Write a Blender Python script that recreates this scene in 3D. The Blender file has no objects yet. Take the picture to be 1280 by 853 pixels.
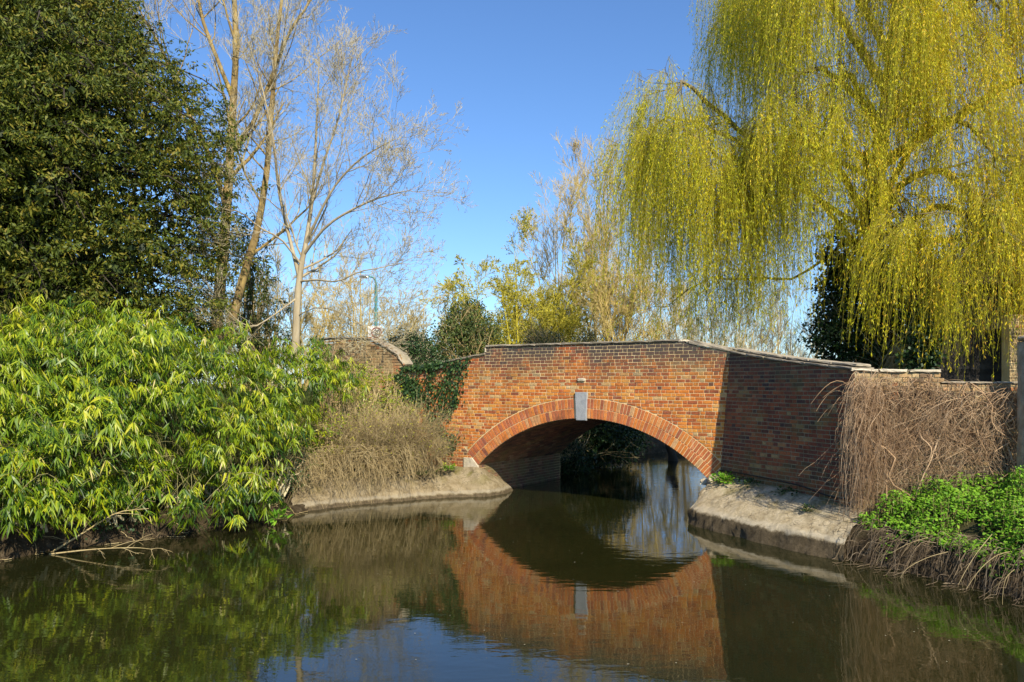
import bpy, math, random
import numpy as np
from mathutils import Matrix, Vector
rng = np.random.default_rng(7)
random.seed(7)
scene = bpy.context.scene
col = scene.collection

# ------------------------------------------------------------------ camera, sky, sun
F, HOR, CAMZ = 1050.0, 480.0, 2.7          # focal length in px of a 1280 px wide picture, horizon row, eye height over the water
cam = bpy.data.cameras.new('camera')
cam.sensor_width = 36.0
cam.lens = 36.0 * F / 1280
cam.shift_y = (HOR - 426.5) / 1280
cam.clip_start = 0.1
cam.clip_end = 3000
camo = bpy.data.objects.new('camera', cam)
camo.location = (0, 0, CAMZ)
camo.rotation_euler = (math.radians(90), 0, 0)
col.objects.link(camo)
scene.camera = camo

SUN_AZ, SUN_EL = math.radians(23.5), math.radians(37)   # azimuth to the right of straight behind the camera
sdir = Vector((math.sin(SUN_AZ) * math.cos(SUN_EL), -math.cos(SUN_AZ) * math.cos(SUN_EL), math.sin(SUN_EL)))
world = bpy.data.worlds.new('World')
scene.world = world
world.use_nodes = True
nt = world.node_tree
sky = nt.nodes.new('ShaderNodeTexSky')
sky.sky_type = 'NISHITA'
sky.sun_disc = False
sky.sun_elevation = SUN_EL
sky.sun_rotation = math.atan2(sdir.x, sdir.y)
sky.altitude = 0
sky.air_density = 1.0
sky.dust_density = 0.3
sky.ozone_density = 4.5
bg = nt.nodes['Background']
bg.inputs[1].default_value = 0.106
tint = nt.nodes.new('ShaderNodeMix'); tint.data_type = 'RGBA'; tint.blend_type = 'MULTIPLY'; tint.inputs[0].default_value = 1
tint.inputs[7].default_value = (.80, .98, 1.18, 1)
nt.links.new(sky.outputs[0], tint.inputs[6])
nt.links.new(tint.outputs[2], bg.inputs[0])
sun = bpy.data.lights.new('sun', 'SUN')
sun.energy = 5.0
sun.angle = math.radians(0.5)
sun.color = (1.0, 0.91, 0.75)
suno = bpy.data.objects.new('sun', sun)
suno.rotation_euler = sdir.to_track_quat('Z', 'Y').to_euler()
suno.location = (20, -30, 40)
col.objects.link(suno)
scene.view_settings.view_transform = 'Standard'
scene.view_settings.look = 'None'
scene.view_settings.exposure = 0.55
scene.view_settings.gamma = 1.0
scene.cycles.max_bounces = 7
scene.cycles.diffuse_bounces = 3
scene.cycles.glossy_bounces = 3
scene.cycles.transmission_bounces = 3
scene.cycles.transparent_max_bounces = 4


# ------------------------------------------------------------------ helpers
def at(x, y, d):
    """a point seen at pixel x, y of the 1280 px photograph, at distance d"""
    return np.array([(x - 640) / F * d, d, CAMZ - (y - HOR) / F * d])


def unit(v):
    return v / np.maximum(np.linalg.norm(v, axis=-1, keepdims=True), 1e-9)


W = {}


def tag(o, label=None, cat=None, group=None, kind=None):
    if label: o['label'] = label
    if cat: o['category'] = cat
    if group: o['group'] = group
    if kind: o['kind'] = kind
    return o


def thing(name, label, cat, loc=(0, 0, 0), rz=0.0, group=None):
    o = bpy.data.objects.new(name, None)
    o.empty_display_size = 0.3
    o.location = loc
    o.rotation_euler = (0, 0, rz)
    col.objects.link(o)
    W[o.name] = Matrix.Translation(loc) @ Matrix.Rotation(rz, 4, 'Z')
    return tag(o, label, cat, group)


class Acc:
    """collects geometry in world space, builds ONE mesh object"""
    def __init__(self):
        self.v, self.t, self.f, self.n = [], [], {3: [], 4: []}, 0
        self.poly = []

    def add(self, V, F_, tone=0.5):
        V = np.asarray(V, float).reshape(-1, 3)
        if len(V) == 0: return self
        F_ = np.asarray(F_, int)
        self.v.append(V)
        tn = np.asarray(tone, float)
        self.t.append(np.full(len(V), float(tn)) if tn.ndim == 0 else tn)
        self.f[F_.shape[1]].append(F_ + self.n)
        self.n += len(V)
        return self

    def addp(self, V, faces, tone=0.5):
        V = np.asarray(V, float).reshape(-1, 3)
        self.v.append(V)
        self.t.append(np.full(len(V), float(tone)))
        for f in faces: self.poly.append([i + self.n for i in f])
        self.n += len(V)
        return self

    def mesh(self, name, mat, smooth=False, M=None):
        V = np.concatenate(self.v)
        if M is not None:
            m = np.array(M.inverted())
            V = V @ m[:3, :3].T + m[:3, 3]
        idx, starts, off = [], [], 0
        for k in (3, 4):
            if self.f[k]:
                A = np.concatenate(self.f[k])
                idx.append(A.ravel())
                starts.append(off + np.arange(len(A)) * k)
                off += A.size
        for p in self.poly:
            idx.append(np.array(p)); starts.append(np.array([off])); off += len(p)
        idx = np.concatenate(idx); starts = np.concatenate(starts)
        me = bpy.data.meshes.new(name)
        me.vertices.add(len(V)); me.loops.add(len(idx)); me.polygons.add(len(starts))
        me.vertices.foreach_set('co', V.astype(np.float32).ravel())
        me.loops.foreach_set('vertex_index', idx.astype(np.int32))
        me.polygons.foreach_set('loop_start', starts.astype(np.int32))
        me.update(calc_edges=True)
        me.validate()
        a = me.attributes.new('tone', 'FLOAT', 'POINT')
        a.data.foreach_set('value', np.concatenate(self.t).astype(np.float32))
        me.polygons.foreach_set('use_smooth', np.full(len(me.polygons), bool(smooth)))
        me.materials.append(mat)
        return me

    def build(self, name, mat, parent=None, smooth=False, kind=None, label=None):
        M = None
        if parent is not None: M = W[parent.name]
        me = self.mesh(name, mat, smooth, M)
        o = bpy.data.objects.new(name, me)
        col.objects.link(o)
        if parent is not None:
            o.parent = parent
            W[o.name] = M
        if kind: o['kind'] = kind
        if label: o['label'] = label
        return o


def box(acc, c0, c1, tone=0.5, M=None):
    x0, y0, z0 = c0; x1, y1, z1 = c1
    V = np.array([[x0, y0, z0], [x1, y0, z0], [x1, y1, z0], [x0, y1, z0], [x0, y0, z1], [x1, y0, z1], [x1, y1, z1], [x0, y1, z1]], float)
    if M is not None:
        m = np.array(M); V = V @ m[:3, :3].T + m[:3, 3]
    acc.add(V, [[0, 3, 2, 1], [4, 5, 6, 7], [0, 1, 5, 4], [1, 2, 6, 5], [2, 3, 7, 6], [3, 0, 4, 7]], tone)


def rough_box(acc, c0, c1, M, n=(4, 2, 2), amp=0.01, tone=0.5, seed=0, bev=0.02):
    """a stone block: subdivided box with rounded and chipped edges"""
    r = np.random.default_rng(seed)
    c0 = np.array(c0, float); c1 = np.array(c1, float)
    vid = {}; V = []; Fs = []
    def vert(i, j, k):
        key = (i, j, k)
        if key not in vid:
            t = np.array([i / n[0], j / n[1], k / n[2]])
            p = c0 + (c1 - c0) * t
            ext = sum(a in (0, m) for a, m in zip(key, n))
            if ext >= 2:
                cc = (c0 + c1) / 2
                for a in range(3):
                    if key[a] in (0, n[a]): p[a] -= np.sign(p[a] - cc[a]) * bev * r.uniform(.2, 1)
            p = p + r.normal(0, amp, 3) * np.array([1, 1, .6])
            vid[key] = len(V); V.append(p)
        return vid[key]
    for a in range(3):
        b, c = [(1, 2), (2, 0), (0, 1)][a]
        for side in (0, n[a]):
            for i in range(n[b]):
                for j in range(n[c]):
                    q = []
                    for (di, dj) in ((0, 0), (1, 0), (1, 1), (0, 1)):
                        key = [0, 0, 0]; key[a] = side; key[b] = i + di; key[c] = j + dj
                        q.append(vert(*key))
                    Fs.append(q if side else q[::-1])
    V = np.array(V)
    m = np.array(M); V = V @ m[:3, :3].T + m[:3, 3]
    acc.add(V, Fs, tone)


def tubes(acc, P, R, sides=4, tone=0.5, cap=False):
    """P [N,K,3] polylines, R [N,K] radii"""
    P = np.asarray(P, float); R = np.asarray(R, float)
    if P.ndim == 2: P = P[None]; R = R[None]
    N, K, _ = P.shape
    if N == 0: return
    T = np.empty_like(P)
    T[:, 1:-1] = P[:, 2:] - P[:, :-2]; T[:, 0] = P[:, 1] - P[:, 0]; T[:, -1] = P[:, -1] - P[:, -2]
    T = unit(T)
    ref = np.where(np.abs(T[..., 2:3]) > 0.9, np.array([1., 0, 0]), np.array([0, 0, 1.]))
    ref0 = np.where(np.abs(T.mean(1)[:, 2:3]) > 0.75, np.array([1., 0.2, 0]), np.array([0.1, 0, 1.]))
    ref = np.repeat(ref0[:, None], K, 1)
    A = unit(np.cross(T, ref)); B = np.cross(T, A)
    ang = np.arange(sides) * 2 * math.pi / sides
    ring = A[:, :, None] * np.cos(ang)[None, None, :, None] + B[:, :, None] * np.sin(ang)[None, None, :, None]
    V = P[:, :, None] + ring * R[:, :, None, None]
    idx = np.arange(N * K * sides).reshape(N, K, sides)
    a = idx[:, :-1]; b = idx[:, 1:]
    Fq = np.stack([a, np.roll(a, -1, 2), np.roll(b, -1, 2), b], -1).reshape(-1, 4)
    tn = np.asarray(tone, float)
    if tn.ndim == 1: tn = np.repeat(tn, K * sides)
    acc.add(V.reshape(-1, 3), Fq, tn)


def leaves(acc, pos, d, n, L, Wd, tone, fine=True, bend=0.15):
    """blades from pos along d, face normal about n"""
    d = unit(d); s = unit(np.cross(d, n)); n = np.cross(s, d)
    L = np.asarray(L)[:, None] * np.ones((len(pos), 1)); Wd = np.asarray(Wd)[:, None] * np.ones((len(pos), 1))
    N = len(pos)
    if fine:
        dn = np.array([0, 0, -1.0]) * L * bend
        V = np.stack([pos, pos + d * L * .3 - s * Wd * .5, pos + d * L * .3 + s * Wd * .5,
                      pos + d * L * .68 - s * Wd * .38 + dn * .35, pos + d * L * .68 + s * Wd * .38 + dn * .35,
                      pos + d * L + dn], 1)
        i = np.arange(N)[:, None] * 6
        base = acc.n
        acc.add(V.reshape(-1, 3), np.concatenate([i + [0, 2, 1], i + [3, 4, 5]]), np.repeat(tone, 6))
        acc.f[4].append(i + [1, 2, 4, 3] + base)
    else:
        V = np.stack([pos, pos + d * L * .45 - s * Wd * .5, pos + d * L, pos + d * L * .45 + s * Wd * .5], 1)
        i = np.arange(N)[:, None] * 4
        acc.add(V.reshape(-1, 3), i + [0, 1, 2, 3], np.repeat(tone, 4))


def rdir(n, r=rng):
    return unit(r.normal(size=(n, 3)))


def along(P, t):
    """point and tangent at fraction t [N,M] of polylines P [N,K,3]"""
    K = P.shape[1]
    x = np.clip(t, 0, .9999) * (K - 1)
    i = x.astype(int); f = (x - i)[..., None]
    r = np.arange(len(P))[:, None]
    a = P[r, i]; b = P[r, i + 1]
    return a + (b - a) * f, unit(b - a)


def grow(P, R, n, t0, t1, a0, a1, l0, l1, K=5, up=0.0, noise=.12, rr=.55, tip=.3, shape=.5, absolute=False, plane=None, rmin=.0015, r=rng):
    """n children on every polyline; up > 0 bends towards the sky, < 0 droops"""
    N = len(P)
    t = np.sort(r.uniform(t0, t1, (N, n)), 1)
    p, tan = along(P, t)
    x = np.clip(t, 0, .9999) * (P.shape[1] - 1); i = x.astype(int)
    rad = R[np.arange(N)[:, None], i] * rr * r.uniform(.7, 1.1, (N, n))
    plen = np.linalg.norm(np.diff(P, axis=1), axis=2).sum(1)[:, None]
    ln = r.uniform(l0, l1, (N, n)) * (1 - shape * t)
    if not absolute: ln = ln * plen
    perp = rdir(N * n, r).reshape(N, n, 3)
    perp = unit(perp - tan * (perp * tan).sum(-1, keepdims=True))
    a = np.radians(r.uniform(a0, a1, (N, n)))[..., None]
    d = tan * np.cos(a) + perp * np.sin(a)
    p = p.reshape(-1, 3); d = d.reshape(-1, 3); ln = ln.ravel(); rad = np.maximum(rad.ravel(), rmin)
    out = [p]; step = (ln / (K - 1))[:, None]
    for k in range(K - 1):
        d = unit(d + np.array([0, 0, up / (K - 1) * 2.0]) + r.normal(0, noise, d.shape))
        out.append(out[-1] + d * step)
    Pn = np.stack(out, 1)
    Rn = rad[:, None] * np.linspace(1, tip, K)[None]
    return Pn, np.maximum(Rn, rmin * .7)


def resample(pts, K):
    pts = np.asarray(pts, float)
    n = len(pts)
    x = np.linspace(0, n - 1, K)
    o = []
    for t in x:   # catmull-rom
        i = min(int(t), n - 2); f = t - i
        p0 = pts[max(i - 1, 0)]; p1 = pts[i]; p2 = pts[i + 1]; p3 = pts[min(i + 2, n - 1)]
        o.append(.5 * ((2 * p1) + (-p0 + p2) * f + (2 * p0 - 5 * p1 + 4 * p2 - p3) * f * f + (-p0 + 3 * p1 - 3 * p2 + p3) * f ** 3))
    return np.array(o)


# ------------------------------------------------------------------ materials
def newmat(name, rough=.8, spec=.3):
    m = bpy.data.materials.new(name)
    m.use_nodes = True
    b = m.node_tree.nodes['Principled BSDF']
    b.inputs['Roughness'].default_value = rough
    b.inputs['Specular IOR Level'].default_value = spec
    return m, m.node_tree, b


def N(nt_, t, **kw):
    n = nt_.nodes.new(t)
    for k, v in kw.items(): setattr(n, k, v)
    return n


def noise(nt_, scale, detail=4, rough=.55, vec=None, dist=0.0):
    n = N(nt_, 'ShaderNodeTexNoise')
    n.inputs['Scale'].default_value = scale
    n.inputs['Detail'].default_value = detail
    n.inputs['Roughness'].default_value = rough
    n.inputs['Distortion'].default_value = dist
    if vec: nt_.links.new(vec, n.inputs['Vector'])
    return n.outputs['Fac']


def ramp(nt_, fac, stops, interp='LINEAR'):
    n = N(nt_, 'ShaderNodeValToRGB')
    cr = n.color_ramp
    cr.interpolation = interp
    while len(cr.elements) < len(stops): cr.elements.new(.5)
    for e, (p, c) in zip(cr.elements, stops):
        e.position = p
        e.color = (*c, 1) if not isinstance(c, (int, float)) else (c, c, c, 1)
    nt_.links.new(fac, n.inputs[0])
    return n.outputs[0]


def mix(nt_, a, b, fac, mode='MIX'):
    n = N(nt_, 'ShaderNodeMix', data_type='RGBA', blend_type=mode)
    for s, v in ((n.inputs[0], fac), (n.inputs[6], a), (n.inputs[7], b)):
        if isinstance(v, (int, float)): s.default_value = v
        elif isinstance(v, tuple): s.default_value = (*v, 1)
        else: nt_.links.new(v, s)
    return n.outputs[2]


def mth(nt_, op, a, b=None, clamp=False):
    n = N(nt_, 'ShaderNodeMath', operation=op, use_clamp=clamp)
    for s, v in ((n.inputs[0], a), (n.inputs[1], b)):
        if v is None: continue
        if isinstance(v, (int, float)): s.default_value = v
        else: nt_.links.new(v, s)
    return n.outputs[0]


def geo(nt_):
    return N(nt_, 'ShaderNodeNewGeometry').outputs['Position']


def tone_attr(nt_):
    return N(nt_, 'ShaderNodeAttribute', attribute_name='tone').outputs['Fac']


def bump(nt_, b, h, strength=.5, dist=.01):
    n = N(nt_, 'ShaderNodeBump')
    n.inputs['Strength'].default_value = strength
    n.inputs['Distance'].default_value = dist
    nt_.links.new(h, n.inputs['Height'])
    nt_.links.new(n.outputs[0], b.inputs['Normal'])


def leafmat(name, stops, trans=.35, rough=.55, spec=.3, tmul=1.2):
    m, t, b = newmat(name, rough, spec)
    c = ramp(t, tone_attr(t), stops)
    t.links.new(c, b.inputs['Base Color'])
    if trans:
        tr = N(t, 'ShaderNodeBsdfTranslucent')
        c2 = mix(t, c, (tmul, tmul, tmul * .6), 1.0, 'MULTIPLY')
        t.links.new(c2, tr.inputs[0])
        ms = N(t, 'ShaderNodeMixShader')
        ms.inputs[0].default_value = trans
        t.links.new(b.outputs[0], ms.inputs[1]); t.links.new(tr.outputs[0], ms.inputs[2])
        t.links.new(ms.outputs[0], t.nodes['Material Output'].inputs[0])
    return m


def barkmat(name, stops, scale=6.0, zs=.25, bs=.6, rough=.85):
    m, t, b = newmat(name, rough, .2)
    mp = N(t, 'ShaderNodeMapping'); mp.inputs['Scale'].default_value = (1, 1, zs)
    t.links.new(geo(t), mp.inputs[0])
    f = noise(t, scale, 6, .65, mp.outputs[0])
    f2 = mth(t, 'ADD', mth(t, 'MULTIPLY', f, .75), mth(t, 'MULTIPLY', tone_attr(t), .35))
    t.links.new(ramp(t, f2, stops), b.inputs['Base Color'])
    bump(t, b, f, bs, .03)
    return m


def brickmat(name, stops, stain=1.0, green=.25, pale=.25):
    m, t, b = newmat(name, .85, .25)
    g = geo(t)
    n1 = noise(t, 1.1, 3, .5, g)
    tn = mth(t, 'ADD', tone_attr(t), mth(t, 'MULTIPLY', mth(t, 'SUBTRACT', n1, .5), .7))
    c = ramp(t, tn, stops)
    # surface mottling within a brick
    c = mix(t, c, ramp(t, noise(t, 38, 5, .7, g), [(.3, .5), (.5, 1.0), (.75, 1.35)]), .8, 'MULTIPLY')
    c = mix(t, c, ramp(t, noise(t, 3.2, 6, .72, g), [(.32, .55), (.5, 1.0), (.7, 1.18)]), .8, 'MULTIPLY')
    # lime bloom and pale wear
    c = mix(t, c, (.62, .5, .36), mth(t, 'MULTIPLY', ramp(t, noise(t, 5.5, 6, .75, g), [(.58, 0), (.72, 1)]), pale))
    # algae, greener low down
    c = mix(t, c, (.17, .15, .045), mth(t, 'MULTIPLY', ramp(t, noise(t, 1.7, 5, .65, g), [(.5, 0), (.68, 1)]), green))
    # soot and lichen streaks under the coping
    sep = N(t, 'ShaderNodeSeparateXYZ'); t.links.new(g, sep.inputs[0])
    zz = mth(t, 'MULTIPLY', mth(t, 'SUBTRACT', sep.outputs[2], 2.55), 1.15, True)
    mp = N(t, 'ShaderNodeMapping'); mp.inputs['Scale'].default_value = (1.25, 1.25, .45); t.links.new(g, mp.inputs[0])
    st = ramp(t, noise(t, 1.5, 6, .72, mp.outputs[0]), [(.38, 0), (.52, 1)])
    mp2 = N(t, 'ShaderNodeMapping'); mp2.inputs['Scale'].default_value = (3.2, 3.2, .5); t.links.new(g, mp2.inputs[0])
    c = mix(t, c, (.66, .56, .42), mth(t, 'MULTIPLY', ramp(t, noise(t, 1.4, 7, .75, mp2.outputs[0]), [(.62, 0), (.74, 1)]), pale * 1.3, True))
    low = mth(t, 'MULTIPLY', mth(t, 'SUBTRACT', 1.35, sep.outputs[2]), 1.3, True)
    c = mix(t, c, (.16, .12, .05), mth(t, 'MULTIPLY', mth(t, 'MULTIPLY', low, ramp(t, noise(t, 3.0, 6, .7, g), [(.42, 0), (.6, 1)])), green * 2.0, True))
    st = mth(t, 'MULTIPLY', mth(t, 'MULTIPLY', st, zz), stain, True)
    c = mix(t, c, (.085, .062, .05), st)
    t.links.new(c, b.inputs['Base Color'])
    h = mth(t, 'ADD', mth(t, 'MULTIPLY', noise(t, 60, 4, .7, g), .6), mth(t, 'MULTIPLY', noise(t, 14, 3, .6, g), .8))
    bump(t, b, h, .55, .012)
    return m


M = {}
M['brick'] = brickmat('brick', [(.0, (.13, .05, .035)), (.2, (.30, .085, .035)), (.42, (.46, .12, .028)), (.65, (.58, .185, .03)), (.85, (.62, .27, .05)), (1, (.52, .36, .17))], 1.0, .3, .42)
M['arch_brick'] = brickmat('arch_brick', [(.0, (.24, .08, .05)), (.3, (.40, .12, .05)), (.6, (.52, .16, .045)), (.85, (.60, .2, .04)), (1, (.55, .32, .15))], 0, .1, .4)
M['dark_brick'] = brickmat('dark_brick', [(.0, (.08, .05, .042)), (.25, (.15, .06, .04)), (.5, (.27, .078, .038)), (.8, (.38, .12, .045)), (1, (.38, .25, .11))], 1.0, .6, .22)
M['buff_brick'] = brickmat('buff_brick', [(.0, (.07, .05, .035)), (.22, (.17, .11, .06)), (.45, (.42, .27, .12)), (.8, (.52, .38, .19)), (1, (.5, .2, .08))], .3, .3, .4)  # darkest stops carry the shade painted on the garden wall behind the vines
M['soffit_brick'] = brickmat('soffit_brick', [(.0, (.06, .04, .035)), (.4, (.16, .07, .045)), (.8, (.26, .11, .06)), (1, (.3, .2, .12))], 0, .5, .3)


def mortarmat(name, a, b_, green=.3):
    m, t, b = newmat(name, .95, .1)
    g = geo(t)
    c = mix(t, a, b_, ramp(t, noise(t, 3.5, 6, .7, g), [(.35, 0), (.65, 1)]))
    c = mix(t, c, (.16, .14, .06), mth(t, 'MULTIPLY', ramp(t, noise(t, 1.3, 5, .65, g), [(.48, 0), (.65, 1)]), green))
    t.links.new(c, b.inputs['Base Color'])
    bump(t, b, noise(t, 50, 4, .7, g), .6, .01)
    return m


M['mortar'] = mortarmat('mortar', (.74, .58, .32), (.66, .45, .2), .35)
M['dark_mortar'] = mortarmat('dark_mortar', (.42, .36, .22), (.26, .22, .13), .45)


def stonemat(name, a, b_, c_, scale=3.0, bs=.7, mossy=.3):
    m, t, b = newmat(name, .9, .2)
    g = geo(t)
    c = ramp(t, mth(t, 'ADD', mth(t, 'MULTIPLY', noise(t, scale, 8, .7, g), .8), mth(t, 'MULTIPLY', tone_attr(t), .3)), [(.3, a), (.55, b_), (.75, c_)])
    c = mix(t, c, (.16, .15, .035), mth(t, 'MULTIPLY', ramp(t, noise(t, 2.3, 6, .7, g), [(.52, 0), (.66, 1)]), mossy))
    t.links.new(c, b.inputs['Base Color'])
    h = mth(t, 'ADD', noise(t, 30, 6, .75, g), mth(t, 'MULTIPLY', noise(t, 7, 4, .6, g), 1.5))
    bump(t, b, h, bs, .03)
    return m


M['coping'] = stonemat('coping', (.13, .11, .085), (.28, .235, .17), (.44, .37, .26), 5, .5, .35)
M['keystone'] = stonemat('keystone', (.2, .21, .21), (.31, .32, .32), (.42, .42, .4), 4, .3, 0)
M['pale_stone'] = stonemat('pale_stone', (.36, .3, .2), (.54, .46, .33), (.66, .58, .43), 6, .5, .2)


def apronmat(name='apron_rock', zw=0.0, dk=1.0):
    m, t, b = newmat(name, .95, .15)
    g = geo(t)
    sep = N(t, 'ShaderNodeSeparateXYZ'); t.links.new(g, sep.inputs[0])
    wob = mth(t, 'MULTIPLY', mth(t, 'SUBTRACT', noise(t, 3.5, 5, .7, g), .5), .18)
    z = mth(t, 'ADD', mth(t, 'ADD', sep.outputs[2], zw), wob)
    base = ramp(t, noise(t, 4.5, 9, .72, g), [(.28, (.2, .15, .08)), (.42, (.42, .335, .2)), (.58, (.58, .48, .31)), (.75, (.68, .59, .42))])
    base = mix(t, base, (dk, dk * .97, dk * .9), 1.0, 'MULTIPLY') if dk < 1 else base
    crack = N(t, 'ShaderNodeTexVoronoi', feature='DISTANCE_TO_EDGE'); crack.inputs['Scale'].default_value = 1.6
    dv = N(t, 'ShaderNodeVectorMath', operation='ADD'); nz = N(t, 'ShaderNodeTexNoise'); nz.inputs['Scale'].default_value = 3.0; t.links.new(g, nz.inputs['Vector']); t.links.new(g, dv.inputs[0]); t.links.new(nz.outputs['Color'], dv.inputs[1]); t.links.new(dv.outputs[0], crack.inputs['Vector'])
    ck = ramp(t, crack.outputs['Distance'], [(.0, 1), (.018, 0)])
    base = mix(t, base, (.1, .08, .05), mth(t, 'MULTIPLY', ck, .75))
    spk = ramp(t, noise(t, 26, 6, .8, g), [(.60, 0), (.68, 1)])
    base = mix(t, base, (.14, .11, .07), mth(t, 'MULTIPLY', spk, .6))
    wet = ramp(t, noise(t, 9, 7, .75, g), [(.3, (.05, .038, .02)), (.6, (.14, .105, .06)), (.8, (.24, .19, .12))])
    c = mix(t, wet, base, ramp(t, z, [(.22, 0), (.27, 1)]))
    line = mth(t, 'MULTIPLY', ramp(t, z, [(.24, 0), (.275, 1), (.3, 1), (.34, 0)]), .55)
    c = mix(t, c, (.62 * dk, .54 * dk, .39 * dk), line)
    moss = mth(t, 'MULTIPLY', ramp(t, noise(t, 2.2, 7, .7, g), [(.5, 0), (.6, 1)]), ramp(t, z, [(.42, 0), (.7, 1)]))
    c = mix(t, c, (.17, .15, .035), mth(t, 'MULTIPLY', moss, .75))
    t.links.new(c, b.inputs['Base Color'])
    h = mth(t, 'ADD', noise(t, 16, 9, .78, g), mth(t, 'MULTIPLY', noise(t, 60, 4, .7, g), .35))
    bump(t, b, h, .9, .05)
    return m


M['apron'] = apronmat()
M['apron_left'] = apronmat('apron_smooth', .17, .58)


def soilmat():
    m, t, b = newmat('bank_soil', 1.0, .1)
    g = geo(t)
    sep = N(t, 'ShaderNodeSeparateXYZ'); t.links.new(g, sep.inputs[0])
    soil = ramp(t, noise(t, 5, 8, .7, g), [(.3, (.03, .022, .012)), (.55, (.085, .062, .035)), (.75, (.2, .15, .09))])
    grass = ramp(t, noise(t, 9, 6, .7, g), [(.3, (.03, .05, .012)), (.7, (.1, .13, .03))])
    f = ramp(t, mth(t, 'ADD', sep.outputs[2], mth(t, 'MULTIPLY', noise(t, 1.5, 4, .6, g), .9)), [(.55, 0), (.75, 1)])
    f2 = ramp(t, sep.outputs[2], [(0, 0), (1, 1)])
    mr = N(t, 'ShaderNodeMapRange'); mr.inputs[1].default_value = .8; mr.inputs[2].default_value = 1.9
    t.links.new(mth(t, 'ADD', sep.outputs[2], mth(t, 'MULTIPLY', noise(t, 1.5, 4, .6, g), .9)), mr.inputs[0])
    t.links.new(mix(t, soil, grass, mr.outputs[0]), b.inputs['Base Color'])
    bump(t, b, mth(t, 'ADD', noise(t, 12, 8, .75, g), noise(t, 40, 4, .7, g)), .9, .06)
    return m


M['soil'] = soilmat()


def watermat():
    m, t, b = newmat('river_water', .012, .5)
    g = geo(t)
    c = ramp(t, noise(t, .35, 4, .6, g), [(.3, (.010, .012, .003)), (.7, (.021, .021, .005))])
    t.links.new(c, b.inputs['Base Color'])
    b.inputs['IOR'].default_value = 1.6
    mp = N(t, 'ShaderNodeMapping'); mp.inputs['Scale'].default_value = (.8, 1.7, 1); mp.inputs['Rotation'].default_value = (0, 0, .25)
    t.links.new(g, mp.inputs[0])
    n1 = noise(t, 2.6, 3, .5, mp.outputs[0], .4)
    n2 = noise(t, 9.0, 3, .55, mp.outputs[0], .6)
    calm = ramp(t, noise(t, .22, 2, .5, g), [(.35, .25), (.7, 1.0)])
    h = mth(t, 'MULTIPLY', mth(t, 'ADD', n1, mth(t, 'MULTIPLY', n2, .16)), calm)
    # upstream of the bridge the current ruffles the surface
    sep = N(t, 'ShaderNodeSeparateXYZ'); t.links.new(g, sep.inputs[0])
    far = N(t, 'ShaderNodeMapRange'); far.inputs[1].default_value = 17.0; far.inputs[2].default_value = 27.0
    far.inputs[3].default_value = 1.0; far.inputs[4].default_value = 3.2
    t.links.new(sep.outputs[1], far.inputs[0])
    h = mth(t, 'MULTIPLY', h, far.outputs[0])
    bump(t, b, h, .5, .007)
    return m


M['water'] = watermat()
M['yew'] = leafmat('yew_needles', [(0, (.01, .022, .004)), (.4, (.055, .08, .008)), (.7, (.115, .14, .012)), (1, (.22, .18, .02))], .18, .6)
M['bamboo'] = leafmat('bamboo_leaf', [(0, (.02, .06, .006)), (.35, (.13, .215, .007)), (.7, (.32, .37, .010)), (.93, (.48, .44, .02)), (1, (.55, .46, .18))], .22, .42, .4)
M['willow'] = leafmat('willow_leaf', [(0, (.22, .25, .008)), (.4, (.50, .50, .010)), (.8, (.70, .53, .012)), (1, (.68, .41, .03))], .32, .55)
M['ivy'] = leafmat('ivy_leaf', [(0, (.008, .022, .006)), (.5, (.025, .06, .014)), (.85, (.055, .11, .025)), (1, (.14, .18, .05))], .12, .5, .4)
M['nettle'] = leafmat('nettle_leaf', [(0, (.05, .13, .012)), (.5, (.12, .29, .018)), (1, (.24, .42, .03))], .3, .5)
M['bud'] = leafmat('twig_bud', [(0, (.2, .15, .1)), (1, (.42, .33, .2))], .1, .8)
M['gold_leaf'] = leafmat('golden_catkin', [(0, (.28, .25, .05)), (.5, (.46, .43, .05)), (1, (.58, .52, .06))], .3, .7)
M['shrub_leaf'] = leafmat('shrub_leaf', [(0, (.02, .04, .012)), (.5, (.07, .105, .022)), (1, (.2, .22, .05))], .2, .6)
M['lichen_bark'] = barkmat('lichen_bark', [(.3, (.09, .065, .035)), (.5, (.24, .17, .07)), (.7, (.4, .29, .1)), (.9, (.5, .42, .24))], 5)
M['pale_bark'] = barkmat('pale_bark', [(.3, (.14, .105, .06)), (.5, (.33, .27, .17)), (.7, (.47, .4, .27)), (.9, (.56, .5, .38))], 5)
M['twig'] = barkmat('grey_twig', [(.2, (.24, .2, .11)), (.5, (.44, .38, .22)), (.9, (.6, .53, .36))], 3, 1, .1)
M['gold_twig'] = barkmat('gold_twig', [(.2, (.34, .24, .08)), (.5, (.52, .39, .13)), (.9, (.62, .5, .22))], 3, 1, .1)
M['green_twig'] = barkmat('green_twig', [(.2, (.3, .26, .03)), (.5, (.46, .4, .04)), (.9, (.56, .46, .06))], 3, 1, .1)
M['dead_twig'] = barkmat('dead_twig', [(.2, (.17, .12, .055)), (.5, (.36, .27, .12)), (.9, (.56, .46, .25))], 3, 1, .1)
M['vine'] = barkmat('vine_stem', [(.2, (.12, .07, .04)), (.5, (.36, .23, .125)), (.9, (.58, .43, .27))], 3, 1, .1)
M['root'] = barkmat('root', [(.2, (.05, .036, .024)), (.5, (.14, .10, .06)), (.9, (.32, .25, .16))], 3, 1, .1)
M['shrub_twig'] = barkmat('shrub_twig', [(.2, (.12, .08, .035)), (.5, (.27, .2, .09)), (.9, (.46, .37, .2))], 3, 1, .1)
M['willow_bark'] = barkmat('willow_bark', [(.3, (.05, .04, .025)), (.55, (.15, .12, .07)), (.8, (.34, .29, .19))], 6)
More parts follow.
